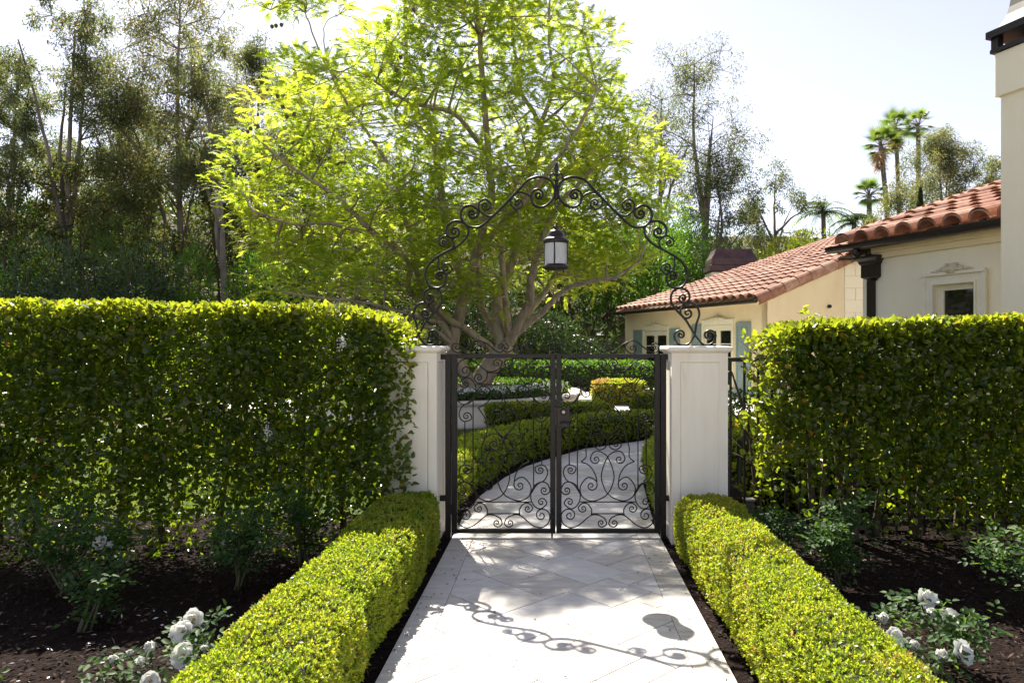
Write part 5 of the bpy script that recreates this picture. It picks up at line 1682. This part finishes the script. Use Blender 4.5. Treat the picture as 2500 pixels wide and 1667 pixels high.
L_([(1104, 843, 16.0), (1050, 800, 15.4), (985, 800, 15), (930, 760, 14.6)], .07, .02)
POLY = [(535, 470), (565, 420), (550, 380), (600, 335), (590, 262), (645, 235), (680, 170), (760, 150), (850, 160), (880, 100), (955, 65), (965, -150), (1000, -260), (1350, -260), (1400, -80), (1410, 10), (1370, 90), (1425, 70), (1465, 85), (1475, 135), (1515, 195), (1530, 245), (1550, 330), (1570, 375), (1630, 420), (1645, 455), (1625, 505), (1555, 560), (1570, 640), (1560, 700), (1490, 735), (1400, 715), (1300, 720), (1220, 745), (1130, 735), (1050, 780), (1000, 735), (900, 775), (820, 750), (740, 735), (630, 725), (615, 690), (670, 650), (610, 600), (575, 525)]
cl = []
tries = 0
while len(cl) < 370 and tries < 60000:
    tries += 1
    px, py = r.uniform(530, 1650), r.uniform(-260, 780)
    if not inside((px, py), POLY): continue
    # openings where the sky or the limbs show
    hole = False
    for hx, hy, ha, hb in ((1310, 95, 34, 60), (1290, 180, 30, 30), (1195, 640, 45, 65), (1270, 680, 45, 65), (1150, 720, 45, 45), (1120, 610, 30, 45), (1340, 770, 60, 40), (1190, 330, 22, 50), (1330, 600, 30, 45)):
        if ((px - hx) / ha) ** 2 + ((py - hy) / hb) ** 2 < 1 and r.random() < .93: hole = True
    if hole: continue
    e = ((px - 1090) / 560) ** 2 + ((py - 300) / 560) ** 2
    dep = max(.6, 4.6 * math.sqrt(max(0.03, 1 - min(e, .97))))
    Y = 15.9 + r.uniform(-.8, 1) * dep
    if py < 0: Y = 15.6 + r.uniform(-1, 1) * min(dep, 2.6)
    c = P(px, py, Y)
    if c.z < 2.0: continue
    if any((c - q).length < 0.58 for q in cl): continue
    cl.append(c)
# a fuller outline on the right and lower left
k = 0
while k < 60:
    px, py = r.choice(((r.uniform(1380, 1640), r.uniform(180, 560)), (r.uniform(560, 900), r.uniform(420, 740)), (r.uniform(1000, 1560), r.uniform(480, 720))))
    if not inside((px, py), POLY): continue
    c = P(px, py, r.uniform(14.6, 17.6))
    if c.z < 2.0 or any((c - q).length < .42 for q in cl): continue
    cl.append(c); k += 1
for px, py in ((680, 5), (735, 10), (790, 0), (830, 35), (745, -30), (700, -10), (770, -45), (660, 25)):
    cl.append(P(px, py, 14.8 + r.uniform(-.4, .4)))
# the crown's top, above what the lens takes in
for k in range(8):
    ty = r.uniform(12.9, 14.2)
    cl.append(Vector((r.uniform(-3.0, -2.2), ty, 1.26 * (ty - 5.0) + r.uniform(-.25, .25))))
pts, ups = [], []
for c in cl:
    # a branchlet from the nearest limb
    p, rr = min(skel, key=lambda q: (q[0] - c).length + 0.5 * max(0, q[0].z - c.z))
    if (p - c).length > .25:
        mid = (p + c) / 2 + Vector((r.uniform(-.12, .12), r.uniform(-.12, .12), r.uniform(-.05, .18)))
        limb(wood, [p, mid, c], min(.03, rr * .7), .008, 5, 4)
    for k in range(4):
        d = Vector((r.uniform(-1, 1), r.uniform(-1, 1), r.uniform(-.3, .7))).normalized() * r.uniform(.3, .55)
        wood.tube([c, c + d * .5 + Vector((0, 0, .04)), c + d], [.009, .007, .004], 4)
    m = 52
    u = rand_unit(m) * np.array([.56, .56, .30]) * (rng.random((m, 1)) ** .45)
    pts.append(np.array(c)[None, :] + u + np.array([0, 0, .06])); ups.append(u)
q = np.concatenate(pts); u = np.concatenate(ups)
n = len(q)
d = norm(norm(u) * np.array([1, 1, .35]) + rand_unit(n) * .55 + np.array([0, 0, .12]))
nd = norm(rand_unit(n) * .45 + np.array([0, 0, 1.0]))
tn = np.clip(rng.normal(.42, .17, n) + .22 * lump(q, 1.5, 77), 0, 1)
L = rng.uniform(.20, .34, n)
FR = [t_frond(8, s_) for s_ in range(3)]
wood.build('trunk', M['bark'], big, True)
for k in range(3):
    s_ = slice(k, None, 3)
    cloud('crown', big, q[s_], d[s_], nd[s_], L[s_], L[s_], FR[k], M['jaca'], tn[s_])
# round woody seed pods
pod = MB().lathe((0, 0, 0), [(.004, -.03), (.022, -.015), (.028, .005), (.02, .025), (.004, .034)], 8).mesh('seed_pod', M['bark_dark'], True)
for px, py in ((664, 66), (674, 64), (687, 62), (677, 235), (690, 262), (700, 285), (718, 280), (612, 315), (605, 322), (630, 310), (930, 175), (968, 172), (1010, 25), (978, 141), (990, 145), (1045, 135), (1070, 122), (955, 230), (1085, 125)):
    o = link('seed_pod', pod, big); o.matrix_basis = Matrix.Translation(P(px, py, 12.6 if px > 600 else 13)) @ Matrix.Scale(1.25, 4)

# ---- other trees and shrubs
def ell_leaves(c, rad, n, seed):
    u = rand_unit(n) * (rng.random((n, 1)) ** .42)
    return np.array(c)[None, :] + u * np.array(rad)[None, :], u

def tree(name, label, base, trunk, clusters, mat, n_leaf, leaf, bark='bark_gum', r0=.16, group=None, droop=.5, seed=1, cat='tree', wid=.28, tint=(.4, .25), tw=True, per_cl=3):
    r = random.Random(seed)
    root = empty(name, base, label, cat, group)
    wd_ = MB()
    sk = []
    for t_ in trunk:
        c = limb(wd_, t_[0], t_[1], t_[2], 8, 5, .03, r)
        sk += [(p, t_[1] + (t_[2] - t_[1]) * i / len(c)) for i, p in enumerate(c) if i > len(c) * .25]
    vol = np.array([c[1][0] * c[1][1] * c[1][2] for c in clusters]) ** .75
    cnt = np.maximum(20, (n_leaf * vol / vol.sum()).astype(int))
    pos = []; us = []
    for (c, rad), k in zip(clusters, cnt):
        c = Vector(c)
        p, rr = min(sk, key=lambda q: (q[0] - c).length + .9 * max(0, q[0].z - c.z + .3))
        mid = (p + c) / 2 + Vector((r.uniform(-.2, .2), r.uniform(-.2, .2), r.uniform(-.1, .25))) * min(1, (p - c).length / 2)
        limb(wd_, [p, mid, c], max(.012, min(.06, rr * .6)), .012, 5, 4)
        # subclusters
        sub = [np.array(c) + (rand_unit(1)[0] * np.array(rad) * .75) for _ in range(per_cl * 2)]
        for sb_ in sub:
            sb_v = Vector(sb_)
            wd_.tube([c, (c + sb_v) / 2 + Vector((r.uniform(-.1, .1), r.uniform(-.1, .1), .05)), sb_v], [.016, .011, .005], 4)
        which = rng.integers(0, len(sub), k)
        cc_ = np.array(sub)[which]
        u = rand_unit(k) * (rng.random((k, 1)) ** .5)
        pos.append(cc_ + u * np.array(rad) * .48); us.append(u)
    q = np.concatenate(pos); u = np.concatenate(us); n = len(q)
    d = norm(u * .6 + rand_unit(n) * .7 + np.array([0, 0, -droop]))
    nd = rand_unit(n)
    tn = np.clip(rng.normal(tint[0], tint[1], n) + .18 * lump(q, .9, seed), 0, 1)
    L = rng.uniform(.7, 1.3, n) * leaf
    wd_.build('trunk', M[bark], root, True)
    cloud('crown', root, q, d, nd, L, L * wid, T_TRI, M[mat], tn)
    return root

def gum(label, px, Y, top, width, n_cl, seed, n_leaf=16000, mat='gum', leaf=.19, low=None, lean=0, group='thin gum trees on the wooded slope', tint=(.4, .25), name='gum_tree', r0=.17, crown_from=.42, size=1.0):
    "a tall thin tree: top = pixel row of its tip, width in pixels"
    r = random.Random(seed)
    X = (px - CX) / FPX * Y
    zb = hill(X, Y) - .1
    zt = EYE - (top - CY) / FPX * Y
    H = zt - zb
    w = width / FPX * Y
    base = Vector((X, Y, zb))
    tr_ = []
    main = [base, base + Vector((lean * .2 + r.uniform(-.2, .2), 0, H * .3)), base + Vector((lean * .6 + r.uniform(-.3, .3), r.uniform(-.3, .3), H * .62)), base + Vector((lean + r.uniform(-.3, .3), 0, H * .92))]
    tr_.append((main, r0, .03))
    for k in range(3):
        a = r.uniform(.15, .45)
        o = base + (main[1] - base) * (a / .3) if a < .3 else main[1] + (main[2] - main[1]) * ((a - .3) / .32)
        e = base + Vector((lean + r.uniform(-.48, .48) * w, r.uniform(-.4, .4) * w, H * r.uniform(.6, .9)))
        tr_.append(([o, (o + e) / 2 + Vector((r.uniform(-.3, .3), 0, .3)), e], r0 * .6, .025))
    cls = []
    for k in range(n_cl):
        f_ = r.uniform(crown_from, .97)
        env = math.sin(math.pi * min(.97, max(.08, (f_ - crown_from + .12) / (1.14 - crown_from)))) ** .7
        x = lean * f_ + r.uniform(-.5, .5) * w * env
        y = r.uniform(-.45, .45) * w * env
        rad = r.uniform(.6, 1.15) * w * .2 * size
        cls.append((base + Vector((x, y, f_ * H)), (rad, rad, rad * 1.25)))
    return tree(name, label, base, tr_, cls, mat, int(n_leaf * .85), leaf * 1.0, seed=seed, group=group, tint=tint)

gum('tall thin gum tree at the far left edge of the wooded slope', 30, 27, 120, 200, 26, 101, 22000, leaf=.14)
gum('tall gum tree with the first peak from the left, grey-green against the white sky', 175, 26, -10, 270, 34, 102, 30000, leaf=.14)
gum('tall gum tree with a broad orange-tinged crown, second peak from the left', 430, 27, -60, 330, 42, 103, 38000, leaf=.14, tint=(.52, .28))
gum('slender gum tree with a pale bare trunk standing just left of the big feathery tree', 545, 24.2, 60, 190, 22, 104, 11000, leaf=.15, lean=-.9, r0=.15, crown_from=.5)
gum('farther gum tree between the orange-tinged one and the big feathery tree', 625, 33, 120, 200, 24, 105, 20000, leaf=.16)
gum('short gum tree in the dip between the two left peaks', 290, 31, 190, 220, 26, 106, 22000, leaf=.16, crown_from=.3)
gum('gum tree mostly hidden behind the left flank of the big feathery tree', 760, 31, 170, 260, 24, 107, 11000, leaf=.19)

def thick(label, px, Y, top, width, seed, n=9000, mat='thicket', leaf=.14, tint=(.4, .28), group='brown thicket under the gum trees', zlow=0.0):
    r = random.Random(seed)
    X = (px - CX) / FPX * Y; zb = hill(X, Y) - .1
    zt = EYE - (top - CY) / FPX * Y; w = width / FPX * Y; H = max(1.0, zt - zb)
    base = Vector((X, Y, zb))
    tr_ = []
    for k in range(5):
        e = base + Vector((r.uniform(-.4, .4) * w, r.uniform(-.3, .3) * w, H * r.uniform(.6, .95)))
        o = base + Vector((r.uniform(-.1, .1) * w, 0, 0))
        tr_.append(([o, (o + e) / 2 + Vector((r.uniform(-.3, .3), 0, 0)), e], .06, .012))
    cls = []
    for k in range(22):
        f_ = r.uniform(.12, .95)
        env = math.sqrt(max(.12, 1 - (abs(f_ - .45) / .62) ** 2))
        rad = r.uniform(.8, 1.25) * min(w * .2, H * .28)
        cls.append((base + Vector((r.uniform(-.45, .45) * w * env, r.uniform(-.35, .35) * w * env, f_ * H)), (rad, rad, rad * .9)))
    return tree('thicket_tree', label, base, tr_, cls, mat, n, leaf, seed=seed, group=group, tint=tint, bark='bark_dark')
for k, (px, Y, top, w, nm) in enumerate(((40, 25.5, 400, 260, 'at the far left, below the first gum tree'), (235, 26.5, 370, 260, 'left of centre in the brown belt, between the two gum trunks'), (400, 25.5, 350, 250, 'under the orange-tinged gum tree'), (560, 27.5, 380, 240, 'behind the pale bare trunk'), (720, 29, 330, 300, 'behind the left side of the big feathery tree'), (130, 32, 330, 300, 'farther up the slope behind the first gum trees'), (480, 33, 300, 320, 'farther up the slope behind the pale trunk'), (930, 30, 380, 320, 'behind the middle of the big feathery tree'), (1150, 31, 420, 320, 'on the slope behind the forked trunks'), (1370, 33, 420, 300, 'behind the right side of the big feathery tree'))):
    thick('twiggy brown-green thicket tree ' + nm, px, Y, top, w, 200 + k, 9500, leaf=.18)

def shrub(label, px, Y, top, width, mat, seed, n=6500, leaf=.12, wid=.42, group='shrubs along the foot of the slope', depth=None, name='shrub', bottom=None, tint=(.45, .25), up=.3, lobes=9):
    r = random.Random(seed)
    X = (px - CX) / FPX * Y; zb = hill(X, Y) - .1
    if bottom is not None: zb = EYE - (bottom - CY) / FPX * Y
    zt = EYE - (top - CY) / FPX * Y; w = width / FPX * Y / 2; H = max(.8, zt - zb)
    d_ = depth or w * .8
    root = empty(name, (X, Y, zb), label, 'shrub', group)
    lob = []
    for k in range(lobes):
        a = r.uniform(0, 6.28); q = math.sqrt(r.random()) * .62
        f_ = r.uniform(.25, .78)
        lob.append((np.array([X + math.cos(a) * q * w, Y + math.sin(a) * q * d_, zb + f_ * H]), np.array([w * r.uniform(.34, .5), d_ * r.uniform(.34, .5), H * r.uniform(.2, .27)])))
    lob.append((np.array([X, Y, zb + H * .45]), np.array([w * .75, d_ * .75, H * .45])))
    pos = []; us = []
    for c, rad in lob:
        m = n // len(lob)
        u = rand_unit(m) * (.72 + .3 * rng.random((m, 1)) ** .5)
        pos.append(c + u * rad); us.append(u)
    q = np.concatenate(pos); u = np.concatenate(us); m = len(q)
    ok = q[:, 2] > zb
    q, u = q[ok], u[ok]; m = len(q)
    q = q + u * (.12 * lump(q, 3.0, seed))[:, None]
    dd = norm(u * .8 + rand_unit(m) * .7 + np.array([0, 0, up]))
    tn = np.clip(rng.normal(tint[0], tint[1], m) + .15 * lump(q, 1.4, seed), 0, 1)
    L = rng.uniform(.7, 1.3, m) * leaf
    cloud('foliage', root, q, dd, norm(u + rand_unit(m) * .8), L, L * wid, T_TRI, M[mat], tn)
    mb = MB()
    for k in range(6):
        e = Vector((X + r.uniform(-.5, .5) * w, Y + r.uniform(-.4, .4) * d_, zb + H * r.uniform(.5, .85)))
        o = Vector((X + r.uniform(-.12, .12) * w, Y, zb - .1))
        mb.tube(catmull([o, (o + e) / 2 + Vector((r.uniform(-.15, .15), 0, .1)), e], 4), [.05 - .0042 * i for i in range(9)], 5)
    mb.build('stems', M['bark_dark'], root, True)
    return root

for k, (label, px, Y, top, w, mat, n, leaf) in enumerate((
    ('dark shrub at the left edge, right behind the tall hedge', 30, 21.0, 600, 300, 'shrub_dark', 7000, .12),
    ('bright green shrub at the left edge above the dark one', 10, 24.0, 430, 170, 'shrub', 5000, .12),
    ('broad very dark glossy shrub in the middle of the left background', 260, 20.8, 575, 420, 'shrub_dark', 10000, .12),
    ('dull green feathery shrub above the broad dark one', 210, 23.5, 505, 300, 'shrub', 6000, .10),
    ('green willowy shrub just left of the pale bare trunk', 440, 21.4, 560, 210, 'shrub', 7000, .10),
    ('bright green shrub just right of the pale bare trunk', 612, 22.2, 575, 170, 'shrub', 6000, .11),
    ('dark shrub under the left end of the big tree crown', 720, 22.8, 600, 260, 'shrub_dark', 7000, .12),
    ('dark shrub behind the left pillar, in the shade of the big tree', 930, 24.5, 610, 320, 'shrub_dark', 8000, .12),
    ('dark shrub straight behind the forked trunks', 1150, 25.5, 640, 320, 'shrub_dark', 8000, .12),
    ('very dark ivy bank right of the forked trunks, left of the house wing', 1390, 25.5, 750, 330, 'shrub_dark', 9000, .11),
    ('bright green bushy shrub behind the arch, right side of the big tree', 1590, 34.5, 480, 230, 'shrub', 13000, .15),
    ('green shrub behind the wing chimney', 1690, 37, 510, 200, 'shrub', 11000, .15),
    ('green shrub above the far end of the tiled wing roof', 1480, 33, 540, 220, 'shrub', 10000, .15),
    ('rounded yellow-green shrub right of the wing chimney, above the tiled roof', 1875, 39, 560, 150, 'shrub_yellow', 10000, .16),
    ('dense sunlit yellow-green shrub below the queen palm', 2000, 40, 528, 200, 'shrub_yellow', 14000, .16),
    ('pale feathery shrub beside the small fan palm', 2115, 42, 505, 140, 'gum', 9000, .16))):
    shrub(label, px, Y, top, w, mat, 300 + k, int(n * .8), leaf * 1.1)

gum('tall open gum tree standing alone right of the big feathery tree', 1720, 42, 105, 260, 40, 111, 13000, leaf=.18, lean=-.6, group='gum trees behind the house', crown_from=.38, r0=.28, size=1.05)
gum('gum tree half behind the right edge of the big feathery tree', 1610, 44, 205, 190, 26, 112, 8000, leaf=.18, group='gum trees behind the house', crown_from=.35, r0=.2)
gum('dense dark grey-green gum tree above the wing chimney', 1755, 40, 375, 190, 26, 113, 10000, leaf=.18, group='gum trees behind the house', crown_from=.3, tint=(.2, .2))
gum('small gum tree right of the dark one, above the wing roof', 1900, 46, 415, 150, 20, 114, 8000, leaf=.2, group='gum trees behind the house', crown_from=.3)
gum('bushy yellow-grey tree in front of the palms, left of the tall chimney', 2300, 48, 335, 160, 44, 115, 26000, leaf=.19, group='gum trees behind the house', crown_from=.3, size=1.25, tint=(.62, .18), name='round_tree')
gum('lower yellow-grey tree beside the thin cypress', 2200, 46, 450, 150, 30, 116, 14000, leaf=.19, group='gum trees behind the house', crown_from=.25, size=1.3, tint=(.62, .18), name='round_tree')
gum('pale far tree touching the tall chimney', 2435, 60, 410, 150, 26, 117, 11000, leaf=.26, group='gum trees behind the house', crown_from=.2, tint=(.5, .2), name='round_tree')
# low brush covering the slope
n = 48000
bx_ = rng.uniform(-34, 34, n); by_ = rng.uniform(22.5, 56, n)
bz_ = np.array([hill(a, b_) for a, b_ in zip(bx_, by_)])
ok = bz_ > 0.05
q = np.column_stack([bx_, by_, bz_])[ok]
hgt = np.clip(0.9 + 0.9 * lump(q * np.array([1, 1, 0]), 1.1, 5), .15, 2.2)
q[:, 2] += rng.random(len(q)) ** .6 * hgt
m_ = len(q)
o = cloud('hillside_brush', None, q, norm(rand_unit(m_) + np.array([0, 0, .5])), rand_unit(m_), rng.uniform(.24, .5, m_), rng.uniform(.1, .2, m_), T_TRI, M['brush'], np.clip(rng.normal(.4, .2, m_) + .25 * lump(q * np.array([1, 1, 0]), .5, 6), 0, 1))
tag(o, 'low dark brush and ivy covering the wooded slope', 'brush')
# thin cypress
root = empty('cypress', (P(2247, 545, 44).x, 44.0, hill(P(2247, 545, 44).x, 44)), 'thin dark cypress spire among the yellow-grey trees', 'tree')
c0 = P(2247, 545, 44); c1 = P(2247, 462, 44)
n = 3000
f_ = rng.random(n); a = rng.uniform(0, 6.28, n); rr = .38 * (1 - f_) ** .6 * (.7 + .3 * rng.random(n))
zlo = hill(c0.x, 44)
q = np.column_stack([c0.x + rr * np.cos(a), 44 + rr * np.sin(a), zlo + f_ * (c1.z - zlo)])
cloud('crown', root, q, norm(np.column_stack([np.cos(a) * .4, np.sin(a) * .4, np.ones(n)])), rand_unit(n), .22, .08, T_TRI, M['shrub_dark'])
MB().tube([(c0.x, 44, zlo - .1), (c0.x, 44, c1.z - .4)], [.1, .02], 6).build('trunk', M['bark_dark'], root)

# ---- palms
def fan_palm(label, px, py, Y, base_py, trunk_r, crown, seed, skirt=True, lean=0):
    r = random.Random(seed)
    top = P(px, py, Y)
    X = P(px + lean, base_py, Y).x
    zb = hill(X, Y) - .1
    root = empty('fan_palm', (X, Y, zb), label, 'palm', 'palms on the skyline')
    c = catmull([Vector((X, Y, zb)), Vector((X + (top.x - X) * .4, Y, zb + (top.z - zb) * .5)), top], 6)
    MB().tube(c, [trunk_r * (1.15 - .3 * i / len(c)) for i in range(len(c))], 8).build('trunk', M['bark_gum'], root, True)
    pos, xd, nd, L, W, tn = [], [], [], [], [], []
    stalks = MB()
    def fan(o, d, size, t0, nseg=21):
        d = Vector(d).normalized()
        side = d.cross(Vector((0, 0, 1))); side = side.normalized() if side.length > .05 else Vector((1, 0, 0))
        nv = side.cross(d)
        for k in range(nseg):
            a = R(-115 + 230 * k / (nseg - 1))
            v = d * math.cos(a) + side * math.sin(a) - Vector((0, 0, .25))
            pos.append(o); xd.append(v); nd.append(nv); L.append(size * (.75 + .25 * math.cos(a)) * r.uniform(.85, 1.1)); W.append(size * .075); tn.append(t0 + r.uniform(-.06, .06))
    for k in range(34):
        a = r.uniform(0, 6.28); el = R(r.uniform(-35, 80))
        d = Vector((math.cos(a) * math.cos(el), math.sin(a) * math.cos(el), math.sin(el)))
        st = crown * r.uniform(.45, .6)
        e = top + d * st
        stalks.tube([top, (top + e) / 2 + Vector((0, 0, .04)), e], [.03, .022, .015], 4)
        fan(e, d + Vector((0, 0, -.15)), crown * .55, r.uniform(.2, .75))
    if skirt:
        for k in range(26):
            a = r.uniform(0, 6.28)
            o = top - Vector((0, 0, r.uniform(.1, 1.0) * crown * .8)) + Vector((math.cos(a), math.sin(a), 0)) * .25
            fan(o, (math.cos(a) * .5, math.sin(a) * .5, -1), crown * .6, .95, 9)
    stalks.build('leaf_stalks', M['twig'], root)
    cloud('crown', root, np.array([tuple(p) for p in pos]), np.array([tuple(p) for p in xd]), np.array([tuple(p) for p in nd]), np.array(L), np.array(W), T_TRI, M['palm'], np.array(tn))
    return root
fan_palm('leftmost of the tall fan palms, with a brown skirt of dead fronds', 2150, 358, 62, 520, .22, 2.2, 1, True, 20)
fan_palm('tallest fan palm with a slim pale trunk, middle of the skyline trio', 2186, 312, 64, 520, .2, 2.1, 2, True, 12)
fan_palm('right fan palm of the skyline trio, its trunk hidden behind the yellow-grey tree', 2242, 308, 66, 520, .22, 2.0, 3, False)
fan_palm('small bright green fan palm below the skyline trio', 2122, 478, 50, 560, .2, 1.5, 4, False)

def queen_palm(label, px, py, Y, crown, seed):
    r = random.Random(seed)
    top = P(px, py, Y); zb = hill(top.x, Y) - .1
    root = empty('feather_palm', (top.x, Y, zb), label, 'palm', 'palms on the skyline')
    MB().tube([(top.x, Y, zb), (top.x + .05, Y, (zb + top.z) / 2), tuple(top)], [.2, .17, .14], 8).build('trunk', M['bark_gum'], root, True)
    ribs = MB(); pos, xd, nd, L, tn = [], [], [], [], []
    for k in range(20):
        a = k * 2.4 + r.uniform(-.2, .2); el = R(r.uniform(8, 82))
        h = Vector((math.cos(a), math.sin(a), 0))
        pts = []
        for i in range(9):
            t = i / 8
            pts.append(top + h * (crown * t * math.cos(el * (1 - .25 * t)) * 1.0) + UP * (crown * (math.sin(el) * t * 1.0 - .75 * t * t)))
        ribs.tube(pts, [.025 - .0026 * i for i in range(9)], 4)
        for i in range(1, 9):
            for m_ in range(5):
                o = pts[i - 1].lerp(pts[i], m_ / 5)
                tg = (pts[i] - pts[i - 1]).normalized(); sd = tg.cross(UP)
                sd = sd.normalized() if sd.length > .05 else Vector((1, 0, 0))
                for sg in (-1, 1):
                    pos.append(o); xd.append(sd * sg + tg * .5 + UP * r.uniform(-.7, .1)); nd.append(UP + sd * .3); L.append(crown * .30 * (1 - .5 * i / 9)); tn.append(r.uniform(.1, .7))
    ribs.build('leaf_ribs', M['twig'], root)
    cloud('crown', root, np.array([tuple(p) for p in pos]), np.array([tuple(p) for p in xd]), np.array([tuple(p) for p in nd]), np.array(L), .05, T_TRI, M['palm'], np.array(tn))
queen_palm('feathery palm with arching fronds above the yellow-green shrub', 2010, 520, 46, 2.3, 7)
queen_palm('small feathery palm at the left foot of the fan palms', 2085, 545, 46, 1.7, 8)
# ---------------------------------------------------------------- small litter on the paving
n = 130
sx = np.where(rng.random(n) < .5, -1, 1)
lx = sx * (PE - np.abs(rng.normal(0, .12, n)) - .01)
lx[:30] = rng.uniform(-.7, .7, 30)
q = np.column_stack([lx, rng.uniform(2.9, 6.2, n), np.full(n, .006)])
o = cloud('leaf_litter', None, q, rand_unit(n) * np.array([1, 1, .15]), rand_unit(n) * .35 + np.array([0, 0, 1.0]), rng.uniform(.008, .026, n), rng.uniform(.005, .013, n), T_LEAF, M['litter'])
tag(o, 'scattered dry leaf bits and bark crumbs on the pale paving', 'leaf litter')
